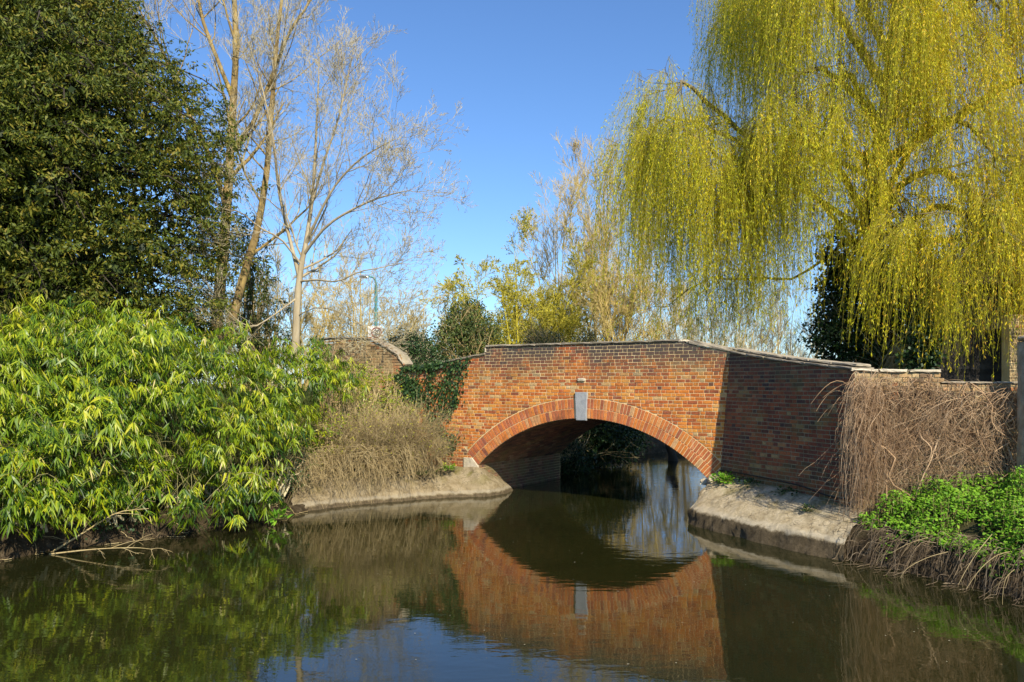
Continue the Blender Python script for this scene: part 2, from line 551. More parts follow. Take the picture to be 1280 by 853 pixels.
M['dark_bark'] = barkmat('dark_bark', [(.3, (.02, .016, .012)), (.6, (.06, .048, .034)), (.9, (.12, .1, .07))], 6)
M['cane'] = barkmat('bamboo_cane', [(.3, (.1, .1, .03)), (.6, (.24, .22, .08)), (.9, (.4, .34, .16))], 4, 1, .1)


def flat(name, c, rough=.6, spec=.4, metal=0.0):
    m, t, b = newmat(name, rough, spec)
    g = geo(t)
    t.links.new(mix(t, c, tuple(v * .6 for v in c), ramp(t, noise(t, 9, 5, .7, g), [(.4, 0), (.8, 1)])), b.inputs['Base Color'])
    b.inputs['Metallic'].default_value = metal
    return m


M['teal'] = flat('teal_paint', (.05, .22, .22), .4)
M['white'] = flat('white_paint', (.78, .76, .7), .4)
M['sign_red'] = flat('sign_red', (.28, .05, .04), .4)
M['sign_black'] = flat('sign_black', (.03, .03, .03), .4)
M['metal'] = flat('grey_metal', (.3, .3, .28), .4, .5, .6)
M['cable'] = flat('black_cable', (.02, .02, .018), .5)
M['tarred'] = barkmat('weathered_board', [(.3, (.018, .015, .012)), (.6, (.045, .038, .03)), (.9, (.10, .088, .07))], 8, 1, .5)
M['roof_tile'] = flat('roof_tile', (.1, .06, .045), .8)
M['petal'] = flat('floating_scrap', (.4, .36, .25), .7)
M['asphalt'] = flat('asphalt', (.055, .053, .05), .95)

# ------------------------------------------------------------------ river, ground
O = np.array([-.82, 20.48]); E = np.array([.845, -.535]); Bk = np.array([.535, .845])   # bridge origin (left springing), along the face, backwards
RZ = math.atan2(-.535, .845)
SPAN, SPR, RA = 5.78, .72, 4.08
AC = (SPAN / 2, SPR + 1.2 - RA)
DEPTH = 4.1
left_bank = [(-40, -12), (-14, 0), (-9.6, 8), (-7.9, 12.2), (-7.4, 13.6), (-6.3, 14.4), (-5.2, 16.2), (-4.5, 17.3), (-3.9, 18.55), (-2.6, 19.35), (-1.7, 19.95), (-.85, 20.5), (0, 21.75), (1.2, 24.1), (2.3, 27), (4.0, 31), (7.5, 34.5), (18, 38), (45, 44)]
right_bank = [(45, 39), (20, 33), (13, 30), (9, 25.5), (6.3, 21.2), (4.15, 17.6), (3.5, 16.3), (4.3, 14.4), (5.1, 12.95), (5.8, 11.6), (6.4, 10.3), (7.2, 7), (9, 0), (30, -12)]
river = np.array(left_bank + right_bank)


def in_poly(X, Y, poly):
    ins = np.zeros(X.shape, bool)
    n = len(poly)
    for i in range(n):
        x0, y0 = poly[i]; x1, y1 = poly[(i + 1) % n]
        c = (y0 > Y) != (y1 > Y)
        xx = (x1 - x0) * (Y - y0) / (y1 - y0 + 1e-12) + x0
        ins ^= c & (X < xx)
    return ins


def dist_poly(X, Y, poly):
    D = np.full(X.shape, 1e9)
    n = len(poly)
    for i in range(n):
        x0, y0 = poly[i]; x1, y1 = poly[(i + 1) % n]
        dx, dy = x1 - x0, y1 - y0
        t = np.clip(((X - x0) * dx + (Y - y0) * dy) / (dx * dx + dy * dy), 0, 1)
        D = np.minimum(D, np.hypot(X - x0 - t * dx, Y - y0 - t * dy))
    return D


def wavy(X, Y, s, seed):
    r = np.random.default_rng(seed); o = 0
    for k in range(6):
        a = r.uniform(0, 6.28); f = s * r.uniform(.6, 1.8); o = o + np.sin((X * math.cos(a) + Y * math.sin(a)) * f + r.uniform(0, 6.28))
    return o / 6


def ground(X, Y):
    D = dist_poly(X, Y, river); ins = in_poly(X, Y, river)
    ss = lambda a, b, v: np.clip((v - a) / (b - a), 0, 1) ** 2 * (3 - 2 * np.clip((v - a) / (b - a), 0, 1))
    h = np.where(ins, -.15 - .8 * ss(0, .7, D), -.1 + .5 * ss(0, .3, D) + 1.0 * ss(.3, 2.2, D) + .9 * ss(1.5, 4.5, D))
    u = (X - O[0]) * E[0] + (Y - O[1]) * E[1]; w = (X - O[0]) * Bk[0] + (Y - O[1]) * Bk[1]
    # left foot of the bridge: low bank in front of the wall
    nearleft = (w < np.where(u < -2.35, .75, .3)) & (X < -.3) & (X > -5.5) & (Y > 17) & ~ins
    h = np.where(nearleft, np.minimum(h, .14 + .42 * np.clip(D - .35, 0, 3)), h)
    # right foot (hidden below the apron)
    wx = 4.17 + (17.32 - Y) * .44
    nearright = (Y > 13.4) & (Y < 18) & (X < wx + .25) & (X > 3)
    h = np.where(nearright & ~ins, np.minimum(h, -.05), h)
    # bank in front of the garden wall on the right
    yw = 13.82 - (X - 5.62) * .235
    rb = (Y <= yw + .24) & (X > 4) & ~ins
    h = np.where(rb, np.minimum(h, .35 + .32 * np.clip(D, 0, 3)), h)
    # behind the walls
    behind_r = (~rb) & (X > wx + .33) & (Y < 17.6) & (Y > yw) & ~ins
    h = np.where(behind_r, 2.3, h)
    road = (w > np.where(u < -2.35, .75, .3)) & (w < DEPTH - .25)
    h = np.where(road & ((u < -.45) | (u > SPAN + .4)), 2.45, h)
    h = np.where(road & (u >= -.45) & (u <= SPAN + .4), -.7, h)
    farside = (w > DEPTH + .3) & ~ins
    h = np.where(farside & (u > -6), np.minimum(h, .25 + .25 * np.clip(D, 0, 1) + .02 * D), h)
    h = h + np.where(ins | road, 0, wavy(X, Y, 3.1, 3) * .07 * ss(0, 1, D)) + np.where(ins | road, 0, .12 * wavy(X, Y, .35, 5) * ss(2, 8, D))
    return h


xs = np.concatenate([np.linspace(-900, -60, 12), np.linspace(-55, -15, 28), np.arange(-14, 11, .18), np.linspace(11.5, 55, 32), np.linspace(60, 900, 12)])
ys = np.concatenate([np.linspace(-300, -20, 8), np.linspace(-16, 4, 18), np.arange(6.5, 33.5, .18), np.linspace(34.5, 70, 36), np.linspace(80, 1500, 16)])
GX, GY = np.meshgrid(xs, ys)
GZ = ground(GX, GY)
nx, ny = len(xs), len(ys)
gi = np.arange(nx * ny).reshape(ny, nx)
a = Acc()
a.add(np.stack([GX, GY, GZ], -1).reshape(-1, 3), np.stack([gi[:-1, :-1], gi[:-1, 1:], gi[1:, 1:], gi[1:, :-1]], -1).reshape(-1, 4))
tag(a.build('ground', M['soil'], smooth=True), kind='structure')
a = Acc()
a.add([[-60, -60, 0], [60, -60, 0], [60, 60, 0], [-60, 60, 0]], [[0, 1, 2, 3]])
tag(a.build('water', M['water']), 'still olive green river water mirroring the bridge and trees', kind='structure')


# ------------------------------------------------------------------ brickwork
def clip_poly(poly, n, c):
    """keep the side n.p >= c"""
    out = []
    for i in range(len(poly)):
        p, q = poly[i], poly[(i + 1) % len(poly)]
        dp, dq = p[0] * n[0] + p[1] * n[1] - c, q[0] * n[0] + q[1] * n[1] - c
        if dp >= 0: out.append(p)
        if (dp >= 0) != (dq >= 0):
            t = dp / (dp - dq); out.append((p[0] + (q[0] - p[0]) * t, p[1] + (q[1] - p[1]) * t))
    return out


def area(poly):
    return .5 * sum(poly[i][0] * poly[(i + 1) % len(poly)][1] - poly[(i + 1) % len(poly)][0] * poly[i][1] for i in range(len(poly)))


def prism(acc, poly, f, proud=.009, ch=.005, tone=.5, tilt=(0, 0)):
    """chamfered brick: outline poly (s, z) counter-clockwise, f(s, z, out) -> 3D point"""
    n = len(poly); cx = sum(p[0] for p in poly) / n; cz = sum(p[1] for p in poly) / n
    V = []
    for lvl in range(3):
        for (s, z) in poly:
            d = math.hypot(s - cx, z - cz) + 1e-6
            k = 1 - (ch / d if lvl == 2 else 0)
            o = (-.012, proud - ch * .6, proud)[lvl]
            if lvl == 2: o += tilt[0] * (s - cx) + tilt[1] * (z - cz)
            V.append(f(cx + (s - cx) * k, cz + (z - cz) * k, o))
    F_ = []
    for l in range(2):
        for i in range(n): F_.append([l * n + i, l * n + (i + 1) % n, (l + 1) * n + (i + 1) % n, (l + 1) * n + i])
    F_.append([2 * n + i for i in range(n)])
    acc.addp(V, F_, tone)


COURSE, SP, HP, JT = .0745, .210, .108, .0160


def layout(smin, smax, z0, z1, r, ok):
    """Flemish bond; ok(poly, s, z) returns the clipped outline or None"""
    out = []
    nc = int((z1 - z0) / COURSE)
    for c in range(nc + 1):
        z = z0 + c * COURSE
        s = smin - (0 if c % 2 == 0 else (SP + HP) / 2) - r.uniform(0, .03)
        k = 0
        while s < smax:
            L = (SP if k % 2 == 0 else HP) * r.uniform(.94, 1.05); k += 1
            zj = r.normal(0, .0012); wob = .004 * math.sin(s * 2.1 + z * 3) 
            p = [(s, z + zj + wob), (s + L - JT, z + zj + wob), (s + L - JT, z + COURSE - JT + wob), (s, z + COURSE - JT + wob)]
            q = ok(p, s + L / 2, z + COURSE / 2)
            if q and len(q) > 2 and area(q) > .0006: out.append((q, q == p, L))
            s += L
    return out


NV = 14
def variants(name, mat, w, h, r):
    """shared brick meshes: stretcher or header, each in several tones; origin in the middle of the face, front towards -y"""
    o = []
    for i in range(NV):
        a_ = Acc()
        prism(a_, [(-w / 2, -h / 2), (w / 2, -h / 2), (w / 2, h / 2), (-w / 2, h / 2)], lambda s, z, q: (s, -q, z), tone=(i + .5) / NV, tilt=(r.normal(0, .012), r.normal(0, .02)))
        o.append(a_.mesh(name, mat))
    return o


def lay(bricks, root, frame, mat, name, n_single, r, fmap, weight, tone_fn):
    """frame(s,z) -> world matrix of a brick at that spot (x along the wall, -y out of it)"""
    hw = COURSE - JT
    sh = {'S': variants('brick', mat, SP - JT, hw, r), 'H': variants('brick', mat, HP - JT, hw, r)}
    inv = W[root.name].inverted()
    order = sorted(range(len(bricks)), key=lambda i: -weight(bricks[i]))
    single = set([i for i in order if bricks[i][1]][:n_single])
    rest = Acc()
    for i, (q, whole, L) in enumerate(bricks):
        cs = sum(p[0] for p in q) / len(q); cz = sum(p[1] for p in q) / len(q)
        tn = min(max(tone_fn(cs, cz) + r.normal(0, .21), 0), 1)
        if i in single:
            k = 'S' if L > .16 else 'H'
            me = sh[k][min(int(tn * NV), NV - 1)]
            o = bpy.data.objects.new(name, me)
            col.objects.link(o)
            o.parent = root
            w0 = q[1][0] - q[0][0]
            mb = inv @ frame(cs, cz) @ Matrix.Diagonal((w0 / ((SP if k == 'S' else HP) - JT), 1, 1, 1))
            o.matrix_basis = mb
            W[o.name] = None
        else:
            prism(rest, q, fmap, tone=tn, tilt=(r.normal(0, .012), r.normal(0, .02)), proud=.009 + r.normal(0, .0012))
    return rest


# ------------------------------------------------------------------ the bridge
bridge = thing('brick_bridge', 'orange-red brick arch bridge with grey keystone spanning the river', 'bridge', (O[0], O[1], 0), RZ)
BM = W['brick_bridge']
BMn = np.array(BM)


def bl(u, y, z):
    """bridge frame: along the face, backwards, up -> world"""
    v = BMn @ np.array([u, y, z, 1.0]); return v[:3]


def top_at(u):
    if u < .236: return 3.40 + (u - .236) * .135
    if u < 5.165: return 3.59
    if u < 5.38: return 3.59 - (u - 5.165) * .12
    return 3.53 - (u - 5.38) * .235


def right_at(z): return 6.03 + .085 * (z - .8)


arc = []
ah = math.asin((SPAN / 2) / RA)
for i in range(41):
    t = -ah + 2 * ah * i / 40
    arc.append((AC[0] + RA * math.sin(t), AC[1] + RA * math.cos(t)))


def slab(acc, pts, y0, y1, tone=.5):
    n = len(pts)
    V = [bl(u, y0, z) for u, z in pts] + [bl(u, y1, z) for u, z in pts]
    acc.addp(V, [list(range(n)), list(range(2 * n - 1, n - 1, -1))] + [[i, i + n, (i + 1) % n + n, (i + 1) % n] for i in range(n)], tone)


UL = -2.42
front = [(UL, -1), (0, -1)] + arc + [(SPAN, -1), (right_at(-1) + .05, -1), (right_at(top_at(6.2)) - .004, top_at(6.2)), (5.38, top_at(5.38)), (5.165, 3.59), (.236, 3.59), (.232, 3.40), (UL, top_at(UL))]
a = Acc(); slab(a, front, 0, .33)
a.build('front_wall', M['mortar'], bridge)
mid = [(UL, -1), (0, -1)] + arc + [(SPAN, -1), (SPAN + .7, -1), (SPAN + .7, 2.62), (UL, 2.62)]
a = Acc(); slab(a, mid, .33, DEPTH - .33)
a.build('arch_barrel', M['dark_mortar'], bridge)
rear = [(UL, -1), (0, -1)] + arc + [(SPAN, -1), (SPAN + .9, -1), (SPAN + .9, 3.3), (5.2, 3.55), (.236, 3.55), (UL, 3.0)]
a = Acc(); slab(a, rear, DEPTH - .33, DEPTH)
a.build('rear_wall', M['mortar'], bridge)
a = Acc(); box(a, (UL - 1, .34, 2.62), (SPAN + .7, DEPTH - .34, 2.66), .5, BM)
a.build('road_deck', M['asphalt'], bridge)

RO = RA + .455


def ok_face(p, s, z):
    if z > top_at(s) + .05 or s > right_at(z) + .2 or s < UL - .2: return None
    if abs(s - 2.84) < .6 and z > 1.9 and z < 2.53:
        # leave room for the keystone
        if s < 2.84: p = clip_poly(p, (-1, 0), -(2.84 - .165))
        else: p = clip_poly(p, (1, 0), 2.84 + .165)
        if len(p) < 3: return None
    if abs(s - 2.84) < .3 and 2.75 < z < 2.845:                   # date stone
        p = clip_poly(p, (-1, 0), -2.84 + .105) if s < 2.84 else clip_poly(p, (1, 0), 2.84 + .105)
        if len(p) < 3: return None
    if z < .72 + .02 and -.05 < s < SPAN: return None
    q = p
    d = math.hypot(s - AC[0], z - AC[1])
    tq = math.atan2(s - AC[0], z - AC[1])
    if abs(tq) > ah - .01 and d < RO + .1:
        sg_ = 1 if tq > 0 else -1
        nx_, nz_ = sg_ * math.cos(ah), -math.sin(ah)
        q = clip_poly(q, (nx_, nz_), nx_ * AC[0] + nz_ * AC[1] + .006)
        if len(q) < 3: return None
    elif d < RO + .3 and z > SPR - .5:
        nx_, nz_ = (s - AC[0]) / d, (z - AC[1]) / d
        q = clip_poly(q, (nx_, nz_), nx_ * AC[0] + nz_ * AC[1] + RO + .012)
        if len(q) < 3: return None
    q = clip_poly(q, (-1, .085), -(6.03 - .068) - .002)                        # right corner, leaning
    if len(q) < 3: return None
    # top line
    if s < .236: q = clip_poly(q, (.135, -1), .135 * .236 - 3.40 + .012)
    elif s < 5.2: q = clip_poly(q, (0, -1), -3.59 + .006)
    elif s < 5.38: q = clip_poly(q, (-.12, -1), -3.59 - .12 * 5.165 + .006)
    else: q = clip_poly(q, (-.235, -1), -3.53 - .235 * 5.38 + .006)
    if len(q) < 3: return None
    q = clip_poly(q, (1, 0), UL)
    return q if len(q) > 2 else None


r1 = np.random.default_rng(11)
face = layout(UL - .1, 6.4, .50, 3.60, r1, ok_face)
same = []
for (q, w_, L) in face:
    same.append((q, len(q) == 4 and abs((q[1][0] - q[0][0]) - (L - JT)) < 1e-4 and abs(q[3][1] - q[0][1] - (COURSE - JT)) < 1e-4 and abs(q[2][0] - q[1][0]) < 1e-5, L))
face = same


def face_tone(u, z):
    t = .56 + .10 * math.sin(u * 1.7) * math.sin(z * 2.2 + 1)
    if u < 1.0 and z < 1.9: t -= .17 * min(1, (1.9 - z))          # redder, older bricks low on the left
    if u < 2.6 and 1.9 < z < 3.0: t += .08
    if z > 3.2: t -= .14
    return t


def frame_face(s, z): return BM @ Matrix.Translation((s, 0, z))


rest = lay(face, bridge, frame_face, M['brick'], 'brick', 300, r1, lambda s, z, o: bl(s, -o, z),
           lambda b: b[2] / ((O[1] + E[1] * b[0][0][0]) ** 2) * (1.0 if b[0][0][1] > 1.0 else .8), face_tone)
rest.build('brickwork', M['brick'], bridge, kind='stuff')

# the two rings of arch bricks, each a part
def ring(radius, depth, count, name, tonef, mat, proud):
    vs = []
    step = 2 * ah / count
    w0 = (radius + .006) * step - .019; w1 = (radius + depth) * step - .017
    for i in range(NV):
        a_ = Acc()
        prism(a_, [(-w0 / 2, 0), (w0 / 2, 0), (w1 / 2, depth - .012), (-w1 / 2, depth - .012)], lambda s, z, q: (s, -q, z), tone=(i + .5) / NV, proud=proud, tilt=(r1.normal(0, .02), r1.normal(0, .01)))
        vs.append(a_.mesh(name, mat))
    for i in range(count):
        t = -ah + (i + .5) * step
        u = AC[0] + radius * math.sin(t)
        if abs(AC[0] + (radius + depth / 2) * math.sin(t) - 2.84) < .163: continue
        tn = min(max(tonef(t) + r1.normal(0, .26), 0), .999)
        o = bpy.data.objects.new(name, vs[int(tn * NV)])
        col.objects.link(o); o.parent = bridge
        o.matrix_basis = Matrix.Translation((u, 0, AC[1] + (radius + .004) * math.cos(t))) @ Matrix.Rotation(t, 4, 'Y')


ring(RA, .228, 80, 'arch_brick', lambda t: .62 + (.15 if t < -.25 else 0), M['arch_brick'], .014)
ring(RA + .23, .222, 84, 'arch_brick', lambda t: .5, M['arch_brick'], .010)

# soffit: courses running back through the arch
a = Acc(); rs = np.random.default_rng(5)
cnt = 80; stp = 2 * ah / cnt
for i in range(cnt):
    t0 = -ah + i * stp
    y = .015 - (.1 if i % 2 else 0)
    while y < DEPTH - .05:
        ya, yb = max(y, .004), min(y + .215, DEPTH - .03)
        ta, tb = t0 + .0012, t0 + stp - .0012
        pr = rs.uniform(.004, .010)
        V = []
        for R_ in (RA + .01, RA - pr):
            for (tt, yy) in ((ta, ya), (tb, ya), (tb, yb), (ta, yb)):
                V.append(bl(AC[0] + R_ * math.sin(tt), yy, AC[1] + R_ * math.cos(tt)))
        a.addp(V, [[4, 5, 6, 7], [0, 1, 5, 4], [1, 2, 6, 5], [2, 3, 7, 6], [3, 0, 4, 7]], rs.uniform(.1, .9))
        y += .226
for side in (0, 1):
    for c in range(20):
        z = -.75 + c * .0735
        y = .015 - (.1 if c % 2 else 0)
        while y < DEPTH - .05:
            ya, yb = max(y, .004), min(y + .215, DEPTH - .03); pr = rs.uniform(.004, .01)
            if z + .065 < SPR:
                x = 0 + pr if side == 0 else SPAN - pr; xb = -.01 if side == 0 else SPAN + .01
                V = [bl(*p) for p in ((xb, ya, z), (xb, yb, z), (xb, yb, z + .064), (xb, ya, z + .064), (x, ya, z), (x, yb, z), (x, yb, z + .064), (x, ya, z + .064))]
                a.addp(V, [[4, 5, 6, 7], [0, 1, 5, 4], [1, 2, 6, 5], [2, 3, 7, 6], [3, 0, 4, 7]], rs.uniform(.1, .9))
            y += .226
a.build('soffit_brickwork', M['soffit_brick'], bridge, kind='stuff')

# keystone, date stone, springer block
a = Acc()
prism(a, [(2.84 - .125, 1.875), (2.84 + .125, 1.875), (2.84 + .15, 2.51), (2.84 - .15, 2.51)], lambda s, z, o: bl(s, -o, z), proud=.055, ch=.012)
a.build('keystone', M['keystone'], bridge, label='grey stone keystone over the arch')
a = Acc(); rough_box(a, (2.745, -.05, 2.765), (2.935, .02, 2.83), BM, (4, 2, 2), .002, seed=3, bev=.008)
a.build('small_stone', M['pale_stone'], bridge, label='small pale stone set above the keystone')
a = Acc()
prism(a, [(-.42, .60), (.01, .60), (.01, .70), (-.17, .89), (-.42, .89)], lambda s, z, o: bl(s, -o, z), proud=.04, ch=.01)
a.build('springer_stone', M['pale_stone'], bridge, label='pale corner stone at the left foot of the arch')
a = Acc(); rough_box(a, (5.6, -.035, .60), (5.80, .03, .73), BM, (3, 2, 3), .01, seed=8, bev=.03)
a.build('broken_stone', M['pale_stone'], bridge, label='broken pale stone at the right foot of the arch')


def coping_run(root, u0, u1, za, zb, n, Mx, thick=.055, y0=-.05, y1=.38, seed=0, mat='coping', amp=.003):
    r = np.random.default_rng(seed)
    L = (u1 - u0) / n
    sl = math.atan2(zb - za, u1 - u0)
    for i in range(n):
        z = za + (zb - za) * i / n
        Mb = Mx @ Matrix.Translation((u0 + i * L, r.normal(0, .006), z)) @ Matrix.Rotation(-sl + r.normal(0, .004), 4, 'Y')
        a_ = Acc()
        rough_box(a_, (.003, y0, 0), (L / math.cos(sl) - .006, y1, thick), Mb, (5, 3, 2), amp, r.uniform(.2, .9), seed=seed * 50 + i, bev=.012)
        a_.build('coping_stone', M[mat], root)


coping_run(bridge, -2.42, .226, 3.045, 3.402, 3, BM, seed=1)
coping_run(bridge, .225, 5.165, 3.592, 3.592, 7, BM, seed=2, thick=.052)
coping_run(bridge, 5.36, 6.24, 3.545, 3.345, 1, BM, seed=3, thick=.085, amp=.006)
coping_run(bridge, .3, 5.2, 3.552, 3.552, 6, BM @ Matrix.Translation((0, DEPTH - .34, 0)), seed=4)
a = Acc()
for i in range(9):
    rough_box(a, (5.13 + .03 * i, -.02, 3.585 - .004 * i), (5.2 + .034 * i + .04, .3, 3.64 - .009 * i + .01 * (i % 2)), BM, (2, 3, 2), .01, .8, seed=60 + i, bev=.02)
a.build('mortar_bed', M['pale_stone'], bridge, label='bare pale mortar where a coping stone is missing')
a = Acc(); rough_box(a, (.19, -.02, 3.46), (.232, .33, 3.60), BM, (2, 3, 3), .006, .6, seed=77, bev=.01)
a.build('end_stone', M['pale_stone'], bridge)

# ------------------------------------------------------------------ the shaded wing wall
T0, T1 = np.array([4.455, 17.14]), np.array([5.60, 13.80])      # top line at z 3.4
B0, B1 = np.array([4.275, 17.26]), np.array([5.74, 13.80])       # base line at z .8
WL = float(np.linalg.norm(T1 - T0))


def wf(s, z, o):
    t = s / WL; k = (z - .8) / 2.6
    p = (B0 + (B1 - B0) * t) * (1 - k) + (T0 + (T1 - T0) * t) * k
    b = (B1 - B0) * (1 - k) + (T1 - T0) * k
    v = (T0 + (T1 - T0) * t) - (B0 + (B1 - B0) * t)
    n = np.cross(np.array([v[0], v[1], 2.6]), np.array([b[0], b[1], 0])); n /= np.linalg.norm(n)
    if n[0] > 0: n = -n
    return np.array([p[0], p[1], z]) + n * o


def wtop(s): return 3.335 + (2.925 - 3.335) * (s / WL) - .03 * math.sin(s / WL * math.pi)


wing = thing('wing_wall', 'shaded dark red brick wing wall running from the arch towards the right bank', 'wall', (T0[0], T0[1], 0), math.atan2(*(T1 - T0)[::-1]))
a = Acc()
cols, rows = 12, 10
Vf, Vb = [], []
for i in range(cols + 1):
    s = WL * i / cols
    for j in range(rows + 1):
        z = -1 + (wtop(s) + 1) * j / rows
        Vf.append(wf(s, z, 0)); Vb.append(wf(s, z, -.36))
ii = np.arange((cols + 1) * (rows + 1)).reshape(cols + 1, rows + 1)
nf = len(Vf)
q1 = np.stack([ii[:-1, :-1], ii[1:, :-1], ii[1:, 1:], ii[:-1, 1:]], -1).reshape(-1, 4)
tp = [[ii[i, -1], ii[i + 1, -1], ii[i + 1, -1] + nf, ii[i, -1] + nf] for i in range(cols)]
en = [[ii[e, j], ii[e, j + 1], ii[e, j + 1] + nf, ii[e, j] + nf] for e in (0, cols) for j in range(rows)]
a.add(Vf + Vb, np.concatenate([q1, q1[:, ::-1] + nf, tp, en]))
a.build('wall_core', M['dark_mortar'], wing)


def ok_wing(p, s, z):
    if z > wtop(min(max(s, 0), WL)) + .06: return None
    q = clip_poly(p, (1, 0), .004)
    if len(q) > 2: q = clip_poly(q, (-1, 0), -WL + .004)
    if len(q) > 2:
        sl = (2.925 - 3.335) / WL
        q = clip_poly(q, (sl, -1), -(wtop(s) - sl * s) + .006)
    return q if len(q) > 2 else None


def frame_wing(s, z):
    x = wf(s + .01, z, 0) - wf(s - .01, z, 0); x /= np.linalg.norm(x)
    n = wf(s, z, 1) - wf(s, z, 0); n -= x * x.dot(n); n /= np.linalg.norm(n)
    y = -n; zc = np.cross(x, y); p = wf(s, z, 0)
    return Matrix(((x[0], y[0], zc[0], p[0]), (x[1], y[1], zc[1], p[1]), (x[2], y[2], zc[2], p[2]), (0, 0, 0, 1)))


r2 = np.random.default_rng(21)
wb = layout(-.1, WL + .1, .42, 3.4, r2, ok_wing)
wb = [(q, len(q) == 4 and abs((q[1][0] - q[0][0]) - (L - JT)) < 1e-4 and abs(q[3][1] - q[0][1] - (COURSE - JT)) < 1e-4 and abs(q[2][0] - q[1][0]) < 1e-5, L) for q, w_, L in wb]
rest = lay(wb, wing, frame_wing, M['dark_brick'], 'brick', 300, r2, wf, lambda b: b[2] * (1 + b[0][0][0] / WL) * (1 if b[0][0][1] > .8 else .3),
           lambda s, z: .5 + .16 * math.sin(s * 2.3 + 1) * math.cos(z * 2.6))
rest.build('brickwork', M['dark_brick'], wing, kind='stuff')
for i in range(6):
    s0, s1 = WL * i / 6, WL * (i + 1) / 6
    p, q = wf(s0, wtop(s0), 0), wf(s1, wtop(s1), 0)
    d = q - p; L = np.linalg.norm(d); d = d / L
    n = np.array([-d[1], d[0], 0]); n = n / np.linalg.norm(n)
    if n[0] < 0: n = -n
    up = np.cross(d, n); sgn = 1
    if up[2] < 0: up = -up
    Mb = Matrix(((d[0], n[0], up[0], p[0]), (d[1], n[1], up[1], p[1]), (d[2], n[2], up[2], p[2]), (0, 0, 0, 1)))
    a = Acc(); rough_box(a, (.003, -.05, .002), (L - .006, .42, .05), Mb, (4, 4, 2), .003, .5, seed=300 + i, bev=.012)
    a.build('coping_stone', M['coping'], wing)
    a = Acc(); rough_box(a, (.003, .03, .052), (L - .006, .36, .105), Mb, (4, 3, 2), .004, .9, seed=320 + i, bev=.016)
    a.build('coping_stone', M['coping'], wing)
a = Acc()
pts = np.array([wf(s, z, .02) for s, z in ((.0, .93), (.4, .93), (1.0, .92), (1.7, .9), (2.3, .86), (2.8, .78), (3.2, .77), (WL - .1, .84))])
tubes(a, resample(pts, 24), np.full(24, .012), 6)
a.build('cable', M['cable'], wing)

# ------------------------------------------------------------------ garden wall on the right
G0, G1 = np.array([5.62, 13.82]), np.array([8.9, 13.05])
GL = float(np.linalg.norm(G1 - G0)); gz = math.atan2(*(G1 - G0)[::-1])
gwall = thing('garden_wall', 'buff brick garden wall behind the hanging dry vines on the right', 'wall', (G0[0], G0[1], 0), gz)
GM = W['garden_wall']


def gtop(s):
    if s < .84: return 2.93 - .02 * s
    if s < 1.30: return 2.93
    return 2.735


a = Acc()
box(a, (0, 0, -.3), (.84, .4, 2.90), .5, GM); box(a, (.84, .003, -.3), (1.30, .42, 2.88), .5, GM); box(a, (1.30, 0, -.3), (GL, .3, 2.70), .5, GM)
a.build('wall_core', M['dark_mortar'], gwall)


def ok_g(p, s, z):
    t = 2.90 if s < .84 else (2.88 if s < 1.3 else 2.70)
    q = clip_poly(p, (0, -1), -t + .004)
    if len(q) > 2: q = clip_poly(q, (1, 0), .004)
    if len(q) > 2: q = clip_poly(q, (-1, 0), -GL)
    return q if len(q) > 2 else None


r3 = np.random.default_rng(31)
gb = layout(-.1, GL, .5, 2.92, r3, ok_g)
gb = [(q, len(q) == 4 and abs((q[1][0] - q[0][0]) - (L - JT)) < 1e-4 and abs(q[3][1] - q[0][1] - (COURSE - JT)) < 1e-4 and q[0][0] < 2.6, L) for q, w_, L in gb]
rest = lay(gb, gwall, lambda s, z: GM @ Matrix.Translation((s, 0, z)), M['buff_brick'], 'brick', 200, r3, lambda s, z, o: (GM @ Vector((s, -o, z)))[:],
           lambda b: b[0][0][1] + b[2], lambda s, z: (.5 if (s < .75 or z > 2.55) else .08) + (.3 if s > 2.2 and z > 2.5 else 0) + (.35 if 1.25 < s < 1.75 and z < 1.7 and math.sin(s * 9) * math.sin(z * 8) > .3 else 0) + (.45 if abs(s - .62) < .08 and abs(z - 2.55) < .15 else 0))  # low tone behind the vines: their deep shade is painted into the bricks
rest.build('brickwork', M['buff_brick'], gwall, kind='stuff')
coping_run(gwall, -.05, .82, 2.905, 2.885, 2, GM, thick=.05, seed=11, mat='pale_stone', amp=.006)
coping_run(gwall, .845, 1.32, 2.885, 2.885, 1, GM, thick=.05, y1=.45, seed=12, mat='pale_stone', amp=.004)
coping_run(gwall, 1.31, GL, 2.702, 2.702, 5, GM, thick=.035, y1=.33, seed=13, mat='coping', amp=.004)

post = thing('gate_post', 'tall weathered stone post at the right edge in front of the garden wall', 'post', (*at(1283, 480, 12.9)[:2], .8))
a = Acc(); rough_box(a, (-.09, -.11, -.3), (.11, .11, 2.55), W['gate_post'], (3, 3, 14), .004, .7, seed=41, bev=.015)
a.build('shaft', M['coping'], post)
a = Acc(); rough_box(a, (-.10, -.12, 2.55), (.12, .12, 2.64), W['gate_post'], (3, 3, 2), .006, .8, seed=42, bev=.03)
a.build('cap', M['coping'], post)

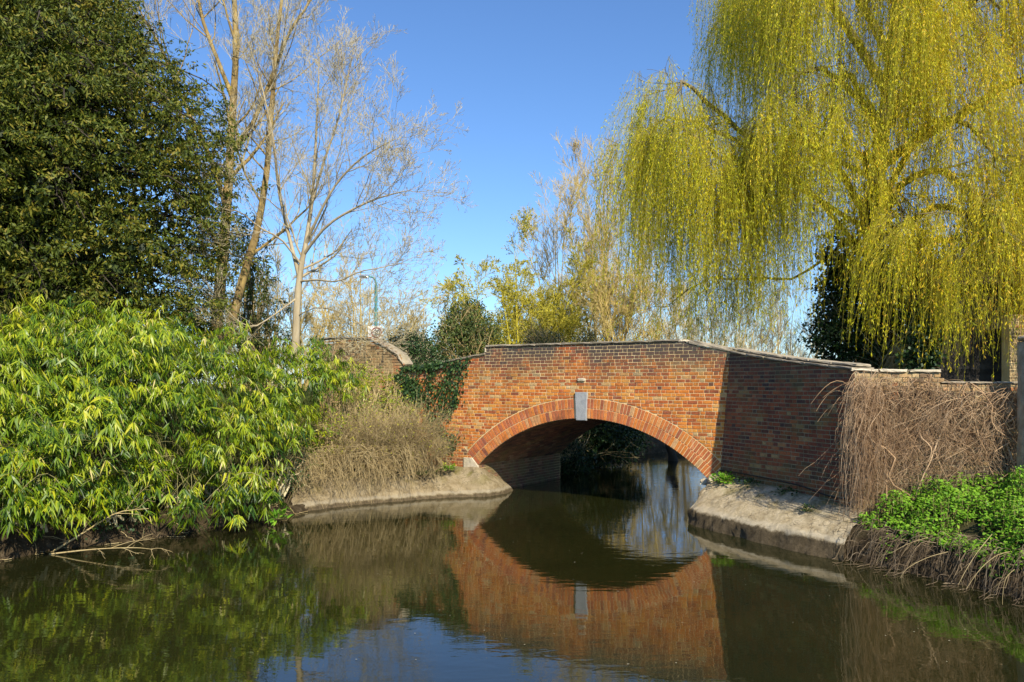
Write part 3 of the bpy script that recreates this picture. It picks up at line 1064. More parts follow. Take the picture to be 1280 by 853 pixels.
# ------------------------------------------------------------------ stone toes (aprons) at the foot of the bridge
def apron(name, sections, label, seed, K=16, mat='apron'):
    """sections: inner, crest, lip, water points each (x, y, z)"""
    r = np.random.default_rng(seed)
    rowsP = []
    for row in zip(*sections):
        rowsP.append(resample(np.array(row), K * (len(sections) - 1) + 1))
    rowsP = np.array(rowsP)              # [R, n, 3]
    full = []
    sub = [2, 9, 4, 4]
    for i in range(len(rowsP) - 1):
        for k in range(sub[min(i, 3)]):
            full.append(rowsP[i] + (rowsP[i + 1] - rowsP[i]) * k / sub[min(i, 3)])
    full.append(rowsP[-1])
    Gd = np.array(full)                  # rows x n
    nr, n, _ = Gd.shape
    amp = np.linspace(0.0, 1, nr)[:, None] ** .5
    X, Y = Gd[..., 0], Gd[..., 1]
    Gd[..., 2] += amp * (.05 * wavy(X, Y, 4, seed) + .035 * wavy(X, Y, 13, seed + 1) + r.normal(0, .009, X.shape))
    Gd[..., 0] += amp * (.08 * wavy(X * 1.3, Y + Gd[..., 2] * 2, 6, seed + 2) + .04 * wavy(X, Y, 17, seed + 7) + r.normal(0, .010, X.shape))
    Gd[..., 1] += amp * (.05 * wavy(X + Gd[..., 2] * 2, Y, 6, seed + 3) + r.normal(0, .008, X.shape))
    g = np.arange(nr * n).reshape(nr, n)
    a_ = Acc()
    a_.add(Gd.reshape(-1, 3), np.stack([g[:-1, :-1], g[:-1, 1:], g[1:, 1:], g[1:, :-1]], -1).reshape(-1, 4))
    o = a_.build(name, M[mat], smooth=True)
    return tag(o, label, 'rock ledge')


def sect(inner, crest, lip, wat):
    w2 = (wat[0] + (wat[0] - crest[0]) * .25, wat[1] + (wat[1] - crest[1]) * .25, -.9)
    return [inner, crest, lip, wat, w2]


apron('stone_ledge', [
    sect((5.6, 19.4, .7), (5.25, 19.3, .45), (5.1, 19.25, .2), (5.0, 19.2, -.05)),
    sect((4.7, 18.0, .8), (4.4, 17.85, .62), (4.15, 17.75, .25), (4.05, 17.7, -.05)),
    sect((4.25, 17.45, .84), (4.08, 17.28, .82), (3.62, 16.75, .22), (3.5, 16.62, -.05)),
    sect((4.35, 17.2, .86), (4.22, 17.1, .83), (3.45, 16.35, .18), (3.36, 16.2, -.05)),
    sect((4.7, 16.6, .80), (4.55, 16.5, .80), (3.78, 15.55, .24), (3.68, 15.4, -.05)),
    sect((5.15, 15.4, .76), (4.98, 15.32, .75), (4.22, 14.5, .27), (4.12, 14.35, -.05)),
    sect((5.55, 14.4, .7), (5.38, 14.3, .68), (4.78, 13.45, .28), (4.68, 13.28, -.05)),
    sect((5.95, 13.75, .62), (5.7, 13.6, .62), (5.12, 12.9, .27), (5.05, 12.75, -.05)),
], 'pale sunlit stone ledge sloping into the water below the shaded wing wall', 5)
apron('stone_ledge', [
    sect((-.3, 22.2, .05), (-.1, 22.3, .0), (0, 22.3, -.1), (.1, 22.3, -.3)),
    sect((-.45, 21.8, .18), (-.15, 21.75, .12), (-.02, 21.7, .06), (.05, 21.65, -.05)),
    sect((-.75, 21.1, .5), (-.5, 21.0, .47), (-.22, 20.8, .2), (-.12, 20.75, -.05)),
    sect((-1.0, 20.7, .66), (-.82, 20.44, .66), (-.6, 20.22, .25), (-.55, 20.12, -.05)),
    sect((-1.3, 20.85, .66), (-1.2, 20.55, .64), (-1.05, 20.12, .22), (-1.0, 20.0, -.05)),
    sect((-2.0, 21.0, .66), (-1.85, 20.55, .60), (-1.78, 19.95, .2), (-1.75, 19.8, -.05)),
    sect((-2.9, 20.6, .62), (-2.7, 20.0, .5), (-2.6, 19.4, .17), (-2.6, 19.25, -.05)),
    sect((-3.9, 20.0, .6), (-3.8, 19.2, .46), (-3.7, 18.7, .15), (-3.7, 18.5, -.05)),
    sect((-5.0, 19.2, .5), (-4.8, 18.3, .4), (-4.6, 17.7, .15), (-4.55, 17.5, -.05)),
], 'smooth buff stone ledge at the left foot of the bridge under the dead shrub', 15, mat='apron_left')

# ------------------------------------------------------------------ left approach wall
lw = thing('approach_wall', 'yellow sandy brick wall rising behind the leaves left of the bridge', 'wall', tuple(bl(-2.5, .2, 0)), RZ - .06)
LM = W['approach_wall']
prof = [(-3.3, 0), (-.012, 0), (-.012, 2.8), (-.25, 3.12), (-.72, 3.45), (-1.3, 3.75), (-3.3, 3.85)]
a = Acc()
n = len(prof)
a.addp([(LM @ Vector((x, 0, z)))[:] for x, z in prof] + [(LM @ Vector((x, .34, z)))[:] for x, z in prof],
       [list(range(n))[::-1], list(range(n, 2 * n))] + [[i, (i + 1) % n, (i + 1) % n + n, i + n] for i in range(n)])
a.build('wall_core', M['mortar'], lw)
for i, (xa, za, xb, zb) in enumerate(((-3.3, 4.03, -1.9, 4.0), (-1.9, 4.0, -1.2, 3.95), (-1.2, 3.95, -.6, 3.70), (-.6, 3.70, -.2, 3.50), (-.2, 3.50, .02, 3.22))):
    sl = math.atan2(zb - za, xb - xa); L = math.hypot(zb - za, xb - xa)
    b_ = Acc(); rough_box(b_, (.003, -.045, -.06), (L - .004, .36, -.005), LM @ Matrix.Translation((xa, 0, za)) @ Matrix.Rotation(-sl, 4, 'Y'), (5, 3, 2), .005, .7, seed=700 + i, bev=.015)
    b_.build('coping_stone', M['coping'], lw)


def ok_l(p, s, z):
    t = np.interp(s, [-3.3, -1.2, -.6, -.05, 0], [4.03, 3.96, 3.72, 3.43, 3.03])
    q = clip_poly(p, (0, -1), -t)
    if len(q) > 2: q = clip_poly(q, (1, 0), -3.3)
    if len(q) > 2: q = clip_poly(q, (-1, 0), 0)
    return q if len(q) > 2 else None


r4 = np.random.default_rng(41)
lb = layout(-3.4, 0, 1.4, 4.0, r4, ok_l)
lb = [(q, len(q) == 4 and abs((q[1][0] - q[0][0]) - (L - JT)) < 1e-4 and abs(q[3][1] - q[0][1] - (COURSE - JT)) < 1e-4, L) for q, w_, L in lb]
rest = lay(lb, lw, lambda s, z: LM @ Matrix.Translation((s, 0, z)), M['buff_brick'], 'brick', 160, r4, lambda s, z, o: (LM @ Vector((s, -o, z)))[:],
           lambda b: b[0][0][1] + b[0][0][0] * .2, lambda s, z: .58 if s < -.4 else .95)
rest.build('brickwork', M['buff_brick'], lw, kind='stuff')


# ------------------------------------------------------------------ trees
def tube_levels(acc, levels, sides, tone=None, r=rng):
    for (P, R), sd in zip(levels, sides):
        tubes(acc, P, R, sd, r.uniform(.1, .9, len(P)) if tone is None else tone)


def stem(pts, r0, r1, K=14):
    P = resample(pts, K)[None]
    R = np.linspace(r0, r1, K)[None] * (1 + .0)
    R[0, 0] *= 1.25
    return P, R


def stack(*PR):
    K = PR[0][0].shape[1]
    return np.concatenate([p for p, _ in PR]), np.concatenate([r for _, r in PR])


def bare_tree(name, label, cat, stems, base, bark, twig, lv, seed, group=None, buds=0, bud_mat='bud', bud_size=.02, sway=None):
    """stems: explicit (points, r0, r1); lv: list of grow() argument dicts"""
    r = np.random.default_rng(seed)
    root = thing(name, label, cat, tuple(base), 0, group)
    PR = stack(*[stem(*s) for s in stems])
    a_ = Acc(); tubes(a_, PR[0], PR[1], 9, .5)
    cur = PR; allP = []
    for i, kw in enumerate(lv):
        kw = dict(kw); keep = kw.pop('thick', False); sides = kw.pop('sides', 4)
        new = grow(cur[0], cur[1], r=r, **kw)
        if keep: tubes(a_, new[0], new[1], 6, .5)
        else: allP.append((new, sides))
        cur = new
    a_.build('trunk', M[bark], root, smooth=True)
    b_ = Acc()
    for (P, R), sd in allP: tubes(b_, P, R, sd, r.uniform(.1, .9, len(P)))
    b_.build('twigs', M[twig], root, smooth=True)
    if buds:
        P = cur[0]
        p, t = along(P, r.uniform(.3, 1, (len(P), buds)))
        p = p.reshape(-1, 3); t = t.reshape(-1, 3)
        c_ = Acc()
        leaves(c_, p, unit(t + rdir(len(p), r) * .8), rdir(len(p), r), r.uniform(.6, 1.5, len(p)) * bud_size * 1.6, r.uniform(.5, 1.2, len(p)) * bud_size, r.uniform(0, 1, len(p)), fine=False)
        c_.build('buds', M[bud_mat], root)
    return root, cur


# --- lichen-yellow twin trunk tree behind the yew
D1 = 26.0
A1 = lambda x, y, d=D1: at(x, y, d)
bare_tree('bare_tree', 'tall leafless tree with yellow lichen trunks rising beside the yew', 'tree',
          [([A1(268, 440), A1(276, 345), A1(284, 250), A1(290, 150), A1(295, 50), A1(290, -60), A1(296, -170)], .20, .035),
           ([A1(281, 440), A1(303, 350), A1(322, 285), A1(335, 200), A1(342, 100), A1(352, 0), A1(372, -110)], .15, .03),
           ([A1(284, 262), A1(262, 195), A1(240, 150), A1(216, 95), A1(196, 50), A1(178, 20), A1(165, -20)], .085, .015),
           ([A1(288, 190), A1(318, 150), A1(340, 95), A1(362, 40), A1(388, 0), A1(400, -50), A1(410, -100)], .075, .015),
           ([A1(290, 120), A1(270, 70), A1(252, 20), A1(243, -40), A1(235, -100), A1(230, -140), A1(226, -170)], .07, .015)],
          (*at(272, 440, D1)[:2], 2.3), 'lichen_bark', 'twig',
          [dict(n=14, t0=.2, t1=.98, a0=25, a1=58, l0=1.8, l1=4.2, K=8, up=.45, noise=.10, rr=.42, shape=.4, absolute=True, thick=True, rmin=.008),
           dict(n=8, t0=.15, t1=1, a0=25, a1=60, l0=.4, l1=.75, K=5, up=.3, noise=.14, rr=.55, rmin=.0055, sides=3),
           dict(n=7, t0=.15, t1=1, a0=25, a1=60, l0=.4, l1=.8, K=3, up=.2, noise=.16, rr=.6, rmin=.0048, sides=3),
           dict(n=3, t0=.3, t1=1, a0=20, a1=50, l0=.35, l1=.7, K=2, up=.2, noise=.15, rr=.7, rmin=.0045, sides=3)], 101, buds=1, bud_size=.018)
# --- pale tree with a wide crown
D2 = 24.5
A2 = lambda x, y, d=D2: at(x, y, d)
bare_tree('bare_tree', 'leafless pale-barked tree with wide spreading branches between the yew and the road sign', 'tree',
          [([A2(369, 450), A2(371, 385), A2(376, 335), A2(383, 300), A2(391, 240), A2(396, 150), A2(399, 75)], .125, .012),
           ([A2(374, 345), A2(360, 290), A2(348, 235), A2(342, 175), A2(330, 120), A2(318, 75), A2(305, 40)], .06, .008),
           ([A2(382, 305), A2(402, 262, 24), A2(422, 228, 23.7), A2(449, 200, 23.4), A2(473, 185, 23.2), A2(490, 176, 23), A2(501, 172, 23)], .045, .006),
           ([A2(380, 318), A2(406, 285, 24), A2(435, 265, 23.7), A2(467, 250, 23.4), A2(490, 243, 23.2), A2(504, 240, 23), A2(513, 238, 23)], .045, .006),
           ([A2(374, 352), A2(398, 350, 24), A2(422, 352, 23.6), A2(449, 340, 23.3), A2(476, 335, 23), A2(496, 330, 23), A2(513, 330, 23)], .030, .005),
           ([A2(377, 332), A2(352, 300, 24), A2(325, 285, 23.6), A2(300, 265, 23.3), A2(280, 262, 23), A2(262, 250, 23), A2(250, 240, 23)], .032, .005),
           ([A2(372, 372), A2(345, 392, 24), A2(318, 408, 23.6), A2(296, 400, 23.4), A2(270, 372, 23.2), A2(255, 350, 23), A2(245, 335, 23)], .026, .005),
           ([A2(388, 262), A2(404, 205), A2(421, 155), A2(431, 115), A2(437, 85), A2(440, 70), A2(443, 58)], .04, .006),
           ([A2(372, 395), A2(394, 385, 24), A2(418, 388, 23.5), A2(439, 398, 23.2), A2(455, 408, 23), A2(467, 415, 23), A2(480, 420, 23)], .02, .005)],
          (*at(369, 450, D2)[:2], 2.3), 'pale_bark', 'twig',
          [dict(n=14, t0=.2, t1=.98, a0=25, a1=58, l0=1.3, l1=3.0, K=8, up=.3, noise=.11, rr=.45, shape=.45, absolute=True, thick=True, rmin=.006),
           dict(n=8, t0=.15, t1=1, a0=25, a1=60, l0=.42, l1=.75, K=5, up=.22, noise=.15, rr=.6, rmin=.0048, sides=3),
           dict(n=6, t0=.15, t1=1, a0=25, a1=60, l0=.4, l1=.8, K=3, up=.15, noise=.16, rr=.6, rmin=.0042, sides=3),
           dict(n=2, t0=.3, t1=1, a0=20, a1=50, l0=.35, l1=.7, K=2, up=.2, noise=.15, rr=.7, rmin=.0045, sides=3)], 102, buds=1, bud_size=.018)


# --- slim golden leafless trees farther back
def far_tree(name, label, x, d, ytop, yb, spread, seed, group=None, twig='gold_twig', bark='gold_twig', nst=5, up=.35, dens=1.0, buds=0, bud_mat='gold_leaf', bs=.03, rs=.07, ang=(15, 50), lean=0):
    r = np.random.default_rng(seed)
    b = at(x, yb, d); b[2] = float(ground(np.array([b[0]]), np.array([b[1]]))[0]) - .1; top = at(x, ytop, d); H = top[2] - b[2]
    wpx = spread / F * d
    st = []
    for i in range(nst):
        dx = r.uniform(-1, 1) * wpx; dy = r.uniform(-.6, .6) * wpx; hh = H * r.uniform(.75, 1.0) * (1 - .25 * abs(dx / max(wpx, .01)))
        p = [b + np.array([dx * .06, dy * .06, 0])]
        for k in range(1, 6):
            f = k / 5
            p.append(b + np.array([dx * f ** .8 + lean * f, dy * f ** .8, hh * f]) + r.normal(0, .05, 3) * H * .08)
        st.append((p, rs * r.uniform(.6, 1), rs * .08))
    l = H
    root, cur = bare_tree(name, label, 'tree', st, (b[0], b[1], b[2]), bark, twig,
                     [dict(n=int(11 * dens), t0=.10, t1=.98, a0=ang[0], a1=ang[1], l0=.25, l1=.48, K=6, up=up, noise=.12, rr=.4, shape=.5, rmin=.009 * d / 36),
                      dict(n=int(8 * dens), t0=.15, t1=1, a0=18, a1=55, l0=.35, l1=.65, K=4, up=up * .6, noise=.13, rr=.55, rmin=.0075 * d / 36, sides=3),
                      dict(n=6, t0=.2, t1=1, a0=15, a1=55, l0=.4, l1=.9, K=2, up=up * .4, noise=.16, rr=.6, rmin=.007 * d / 36, sides=3)], seed, group, buds, bud_mat, bs)
    return root


far_tree('willow_tree', 'pollard willow with fine golden twigs behind the white road sign', 450, 36, 292, 470, 95, 201, nst=9, up=.1, dens=1.0)
far_tree('bare_tree', 'leafless grey-brown tree just left of the white road sign', 335, 40, 290, 470, 80, 202, twig='twig', nst=8, dens=1.0)
far_tree('willow_tree', 'low golden twiggy tree between the pale tree and the twin yellow trunks', 375, 33, 340, 470, 60, 215, nst=6, up=.1)
far_tree('bare_tree', 'small bare brown tree between the road sign and the ivy bush', 500, 38, 372, 470, 45, 203, twig='twig', nst=6)
far_tree('bare_tree', 'low bare twiggy tree rising just above the left coping', 548, 42, 372, 470, 55, 204, twig='twig', nst=7)
far_tree('willow_tree', 'yellow-green willow just coming into leaf behind the middle of the bridge', 650, 41, 285, 470, 95, 205, twig='green_twig', bark='green_twig', nst=9, up=-.1, dens=1.1, buds=5, bs=.05)
far_tree('willow_tree', 'loose olive willow low behind the bridge parapet', 705, 42, 350, 470, 65, 206, twig='green_twig', nst=7, up=.1, dens=1.0, buds=4, bs=.045)
far_tree('willow_tree', 'pale yellow-green willow just right of the ivy bush', 612, 44, 335, 470, 60, 216, twig='green_twig', bark='green_twig', nst=8, up=.0, dens=1.0, buds=5, bs=.05)
far_tree('willow_tree', 'soft golden willow between the yellow-green willow and the tall golden tree', 700, 47, 318, 470, 75, 217, twig='gold_twig', nst=8, up=.1, dens=1.0, buds=3, bs=.045)
far_tree('poplar_tree', 'tall slender pinkish-gold leafless tree left of the weeping willow', 755, 42, 165, 470, 62, 207, nst=9, up=.5, dens=1.25, buds=1, bs=.025, bud_mat='bud')
far_tree('poplar_tree', 'short pinkish leafless tree between the yellow willow and the tall golden tree', 694, 46, 245, 470, 42, 208, nst=6, up=.45, dens=1.0)
far_tree('willow_tree', 'golden-brown willow directly behind the crown of the parapet', 800, 40, 300, 470, 70, 209, nst=9, up=.2, dens=1.2, buds=1, bs=.03)
far_tree('bare_tree', 'grey bare tree seen below the hanging willow strands, left of the ivy column', 905, 36, 320, 470, 65, 210, twig='twig', nst=8, dens=1.0)
far_tree('bare_tree', 'slim bare tree close beside the ivy column', 975, 38, 335, 470, 50, 211, twig='twig', nst=7, dens=1.0)
far_tree('bare_tree', 'bare thicket tree behind the missing coping stone', 850, 42, 345, 470, 50, 212, twig='twig', nst=7)

# far hedge of bare trees that closes the horizon
a = Acc(); r = np.random.default_rng(77)
nH = 420
xs_ = r.uniform(-75, 85, nH); ys_ = r.uniform(62, 82, nH)
hh = r.uniform(3.0, 6.5, nH) + 1.2 * np.sin(xs_ * .13) + .8 * np.sin(xs_ * .41 + 1)
P = np.stack([np.stack([xs_ + r.normal(0, .5, nH) * f, ys_, 1.2 + hh * f], -1) for f in (0, .4, .7, 1)], 1)
R = np.linspace(.09, .012, 4)[None] * np.ones((nH, 1))
tubes(a, P, R, 3, r.uniform(0, 1, nH))
P2, R2 = grow(P, R, 8, .15, 1, 15, 50, .35, .65, 3, up=.3, rmin=.016, r=r)
tubes(a, P2, R2, 3, r.uniform(0, 1, len(P2)))
P3, R3 = grow(P2, R2, 3, .2, 1, 15, 50, .4, .8, 2, up=.2, rmin=.013, r=r)
tubes(a, P3, R3, 3, r.uniform(0, 1, len(P3)))
tag(a.build('far_woodland', M['twig']), 'distant bare woodland along the horizon', 'woodland', kind='stuff')


# --- evergreen shrubs made of leaf clumps
def leaf_mass(centers, n, r, L, Wd, fold=.7, hang=.3, shell=.35, tone_in=.15, tone_out=.75, per=14, cs=.16):
    """centers: (x, y, z, rx, ry, rz); returns leaf arrays spread through each lobe, denser near the skin"""
    P_, D_, N_, T_ = [], [], [], []
    vol = np.array([c[3] * c[5] for c in centers]); vol = vol / vol.sum()
    for c, v in zip(centers, vol):
        m = int(n * v)
        k = max(m // per, 1)
        d = rdir(k, r); rad = 1 - np.abs(r.normal(0, shell, k)); rad = np.clip(rad, .1, 1.12)
        cl = d * rad[:, None]
        cl = np.repeat(cl, per, 0); dd = np.repeat(d, per, 0); rr_ = np.repeat(rad, per)
        m = len(cl)
        off = r.normal(0, cs, (m, 3)) * np.array([1, 1, .6]) / max(min(c[3:]), .5)
        p = np.array(c[:3]) + (cl + off * .6) * np.array(c[3:])
        P_.append(p)
        D_.append(unit(dd * .5 + rdir(m, r) * .9 + np.array([0, 0, -hang])))
        N_.append(unit(dd * fold + rdir(m, r) * .7 + np.array([0, 0, .4])))
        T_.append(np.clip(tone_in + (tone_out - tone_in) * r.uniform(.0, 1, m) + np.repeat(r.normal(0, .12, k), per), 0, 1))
    P_ = np.concatenate(P_); m = len(P_)
    return P_, np.concatenate(D_), np.concatenate(N_), r.uniform(.6, 1.2, m) * L, r.uniform(.7, 1.2, m) * Wd, np.concatenate(T_)


def shrub(name, label, cat, lobes, n, L, Wd, mat, base, seed, twigs=60, group=None, spread=0.0, **kw):
    r = np.random.default_rng(seed)
    root = thing(name, label, cat, base, 0, group)
    b_ = Acc()
    cs = np.array([c[:3] for c in lobes]); rs_ = np.array([c[3:] for c in lobes])
    idx = r.integers(0, len(lobes), twigs)
    tip = cs[idx] + rdir(twigs, r) * rs_[idx] * r.uniform(.5, 1.05, (twigs, 1))
    st = np.array(base) + r.normal(0, .25, (twigs, 3)) * np.array([1, 1, 0])
    st[:, :2] += (tip[:, :2] - st[:, :2]) * spread
    f = np.linspace(0, 1, 6)[None, :, None]
    P = st[:, None] + (tip - st)[:, None] * f + np.array([0, 0, 1.0]) * (np.sin(f * math.pi) * .25) + r.normal(0, .05, (twigs, 6, 3))
    tubes(b_, P, np.linspace(.03, .006, 6)[None] * np.ones((twigs, 1)), 4, .4)
    P2, R2 = grow(P, np.full((twigs, 6), .012), 5, .4, 1, 25, 60, .2, .4, 4, rmin=.004, r=r)
    tubes(b_, P2, R2, 3, r.uniform(0, 1, len(P2)))
    b_.build('branches', M['dead_twig'] if mat != 'ivy' else M['twig'], root)
    a_ = Acc()
    leaves(a_, *leaf_mass(lobes, n, r, L, Wd, **kw)[:6], fine=False)
    a_.build('foliage', M[mat], root)
    return root


def lobe(x, y, d, r_, rz=None, ry=None):
    p = at(x, y, d); return (*p, r_, ry or r_, rz or r_)


shrub('ivy_bush', 'rounded dark green ivy-covered bush behind the stepped left coping', 'bush',
      [lobe(588, 412, 25.5, .8), lobe(572, 402, 25.8, .55, .6), lobe(560, 430, 25.2, .75), lobe(606, 425, 26, .6), lobe(592, 386, 26, .35), lobe(540, 442, 25, .55, .45)], 11000, .075, .045, 'shrub_leaf', (*at(590, 470, 25.5)[:2], 2.0), 301, twigs=90, hang=.2)
shrub('bramble_bush', 'low dark bush behind the left end of the coping', 'bush',
      [lobe(520, 440, 24.5, .7, .5), lobe(503, 432, 24.6, .5, .5), lobe(532, 455, 24.2, .6, .5)], 6000, .08, .05, 'ivy', (*at(515, 470, 24.5)[:2], 2.0), 303, twigs=120)
shrub('bramble_bush', 'small olive bush poking above the middle of the parapet', 'bush',
      [lobe(668, 420, 27.5, .5, .5), lobe(690, 428, 27, .5, .4), lobe(735, 430, 27, .6, .4)], 2500, .06, .035, 'shrub_leaf', (*at(700, 470, 27)[:2], 2.0), 304, twigs=150)
# seen through the arch
shrub('riverside_bush', 'dark ivy bush overhanging the water beyond the arch', 'bush',
      [lobe(760, 550, 27.5, 1.2, .9), lobe(715, 575, 25.8, .75, .7), lobe(775, 540, 28.5, .9, .8), lobe(740, 530, 27, 1.3, 1.0), lobe(700, 590, 25.3, .35, .35)], 18000, .10, .065, 'ivy', (*at(745, 540, 28)[:2], 1.2), 305, twigs=160, hang=.3)
far = shrub('riverside_bush', 'olive bushes on the far bank seen through the right of the arch', 'bush',
      [lobe(868, 556, 38, 1.0, .4), lobe(905, 555, 40, 1.2, .45), lobe(820, 545, 38, 1.2, .6), lobe(950, 552, 42, 1.4, .5)], 6000, .14, .09, 'shrub_leaf', (*at(880, 545, 40)[:2], 1.2), 306, twigs=160)
st = thing('tree_stump', 'dark leaning tree trunk at the water beyond the right side of the arch', 'trunk', tuple(at(842, 574, 29.5)))
a = Acc()
p0 = at(842, 575, 29.5); p0[2] = -.2
tubes(a, resample([p0, p0 + [-.05, 0, .4], p0 + [-.12, .05, .75], p0 + [.05, .1, 1.05], p0 + [.12, .15, 1.3]], 14), np.array([.26, .22, .18, .15, .14, .15, .17, .18, .18, .17, .15, .12, .08, .01]), 9)
P, R = grow(resample([p0 + [-.1, 0, .6], p0 + [.1, .1, 1.25]], 4)[None], np.full((1, 4), .05), 5, .2, 1, 40, 90, .2, .5, 5, absolute=True, r=rng)
tubes(a, P, R, 4)
a.build('trunk', M['dark_bark'], st, smooth=True)


# fallen branches
def fallen(label, pts, r0, seed, sub=7, mat='dead_twig', up=-.1, ln=(.2, .5)):
    r = np.random.default_rng(seed)
    P = resample(pts, 10)[None]; R = np.linspace(r0, r0 * .3, 10)[None]
    a_ = Acc(); tubes(a_, P, R, 5, .7)
    P2, R2 = grow(P, R, sub, .25, 1, 20, 50, ln[0], ln[1], 5, up=up, r=r, rr=.7, rmin=.004)
    tubes(a_, P2, R2, 4, .7)
    P3, R3 = grow(P2, R2, 3, .3, 1, 20, 50, .3, .6, 4, up=up, r=r, rr=.7, rmin=.003)
    tubes(a_, P3, R3, 3, .6)
    return tag(a_.build('fallen_branch', M[mat], smooth=True), label, 'branch')


fallen('pale dead branch lying just above the water at the left bank', [at(62, 693, 13.3), at(105, 688, 13.2), at(140, 685.5, 13.1), at(172, 685, 13.0), at(191, 687, 12.9)], .014, 1, 6)
fallen('dead branch slanting up from the left bank into the shade', [at(64, 691, 13.5), at(95, 672, 13.5), at(125, 653, 13.6), at(150, 640, 13.7), at(186, 636, 13.9)], .018, 2, 6)
fallen('grey branch trailing in the dark water beyond the arch', [at(725, 563, 26.5), at(750, 566, 26.6), at(778, 572, 26.8), at(800, 572, 27)], .02, 3, 8)
fallen('thin pale branch standing out of the water at the bush beyond the arch', [at(722, 590, 25.6), at(728, 575, 25.6), at(745, 568, 25.8), at(765, 565, 26), at(790, 566, 26.2)], .014, 4, 8)

# ------------------------------------------------------------------ yew
yr = np.random.default_rng(401)
yb = at(35, 470, 22.5); yb[2] = 2.2
yew = thing('yew_tree', 'huge dark green yew with olive-tipped drooping sprays filling the left', 'tree', tuple(yb))
TR = 22.5
zz_ = np.array([1.5, 3.0, 4.8, 6.5, 8.8, 10.7, 12.8, 14.5, 15.6]); rr_ = np.array([4.0, 4.7, 5.15, 5.6, 5.75, 4.7, 2.9, 1.6, .2])
a = Acc()
tubes(a, resample([yb, yb + [0, 0, 3], yb + [.2, 0, 7], yb + [.1, .1, 12.5]], 12), np.linspace(.5, .06, 12), 10)
nb = 420
bz = yr.uniform(0.3, 12.9, nb) ** 1.0 + 2.2; ba = yr.uniform(0, 2 * math.pi, nb)
ba = np.where(np.sin(ba) > .35, -ba, ba)          # more boughs on the side that is seen
blen = np.interp(bz, zz_, rr_) * yr.uniform(.74, 1.1, nb)
dirs = np.stack([np.cos(ba), np.sin(ba), np.zeros(nb)], -1)
f = np.linspace(0, 1, 9)
rise = yr.uniform(.05, .35, nb)
P = yb[None, None] + np.stack([dirs[:, 0:1] * blen[:, None] * f, dirs[:, 1:2] * blen[:, None] * f, (bz - yb[2])[:, None] + blen[:, None] * (rise[:, None] * np.sin(f * 2.4) - .12 * f ** 2)], -1)
P += yr.normal(0, .05, P.shape) * f[None, :, None]
Rb = np.linspace(1, .12, 9)[None] * (blen * .012 + .01)[:, None]
tubes(a, P, Rb, 5, yr.uniform(.3, .9, nb))
a.build('trunk', M['dark_bark'], yew, smooth=True)
P2, R2 = grow(P, Rb, 10, .25, 1.0, 20, 65, .7, 1.6, 4, up=-.2, noise=.15, absolute=True, shape=.35, rmin=.006, r=yr)
a = Acc(); tubes(a, P2, R2, 3, .3)
a.build('twigs', M['dark_bark'], yew, kind='stuff')
P3, R3 = grow(P2, R2, 5, .15, 1.0, 25, 70, .25, .5, 2, up=-.5, noise=.15, absolute=True, shape=.2, rmin=.003, r=yr)
a = Acc()
for (Pq, m_, tb) in ((P2, 9, 0.0), (P3, 3, .06)):
    n_ = len(Pq)
    t_ = yr.uniform(.1, 1.0, (n_, m_))
    p, tg = along(Pq, t_)
    cl = np.repeat(yr.normal(0, .13, (n_, 1)), m_, 1)
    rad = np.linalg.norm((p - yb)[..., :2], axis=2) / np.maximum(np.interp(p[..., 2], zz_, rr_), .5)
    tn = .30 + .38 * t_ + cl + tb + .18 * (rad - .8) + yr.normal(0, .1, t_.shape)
    p = p.reshape(-1, 3); tg = tg.reshape(-1, 3); k = len(p)
    sd = rdir(k, yr)
    d = unit(tg * .7 + sd * .8 + np.array([0, 0, -.45]))
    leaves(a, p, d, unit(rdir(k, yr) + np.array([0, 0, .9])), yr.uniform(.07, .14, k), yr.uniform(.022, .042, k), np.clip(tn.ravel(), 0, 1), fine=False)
print('yew leaves', a.n // 4)
fl = []
for zq in np.arange(3.2, 14.2, .9):
    rq = float(np.interp(zq, zz_, rr_)); mq = max(int(rq * 1.5), 2)
    for aq in np.linspace(-math.pi * .98, math.pi * .08, mq):
        lr = min(1.1, rq * .45)
        fl.append((yb[0] + math.cos(aq) * (rq - lr * 1.05) , yb[1] + math.sin(aq) * (rq - lr * 1.05), zq + yr.normal(0, .2), lr, lr, lr * .75))
    for aq in np.linspace(-math.pi * .95, math.pi * .05, mq * 3):
        lr = min(yr.uniform(.45, .75), rq * .4); r_q = rq * yr.uniform(.93, 1.1) - lr * .8
        fl.append((yb[0] + math.cos(aq) * r_q, yb[1] + math.sin(aq) * r_q, zq + yr.normal(0, .3), lr, lr, lr * .55))
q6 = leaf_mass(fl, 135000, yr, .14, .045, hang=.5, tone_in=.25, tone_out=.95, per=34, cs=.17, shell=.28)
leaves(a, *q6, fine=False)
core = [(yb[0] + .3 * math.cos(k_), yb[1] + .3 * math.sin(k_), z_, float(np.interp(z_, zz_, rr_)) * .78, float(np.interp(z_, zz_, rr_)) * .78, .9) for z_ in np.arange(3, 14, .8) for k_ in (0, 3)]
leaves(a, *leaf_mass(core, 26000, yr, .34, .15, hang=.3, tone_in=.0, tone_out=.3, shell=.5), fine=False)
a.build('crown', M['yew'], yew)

# dark conifer behind the trunks
shrub('conifer', 'narrow dark evergreen behind the twin yellow trunks', 'tree',
      [lobe(312, 330, 30, .9, 1.3), lobe(318, 380, 30, 1.2, 1.3), lobe(306, 290, 30, .5, .9), lobe(325, 425, 30, 1.3, 1.0), lobe(255, 400, 30, 1.4, 1.6)], 9000, .16, .05, 'yew', (*at(315, 470, 30)[:2], 2.2), 307, hang=.6)

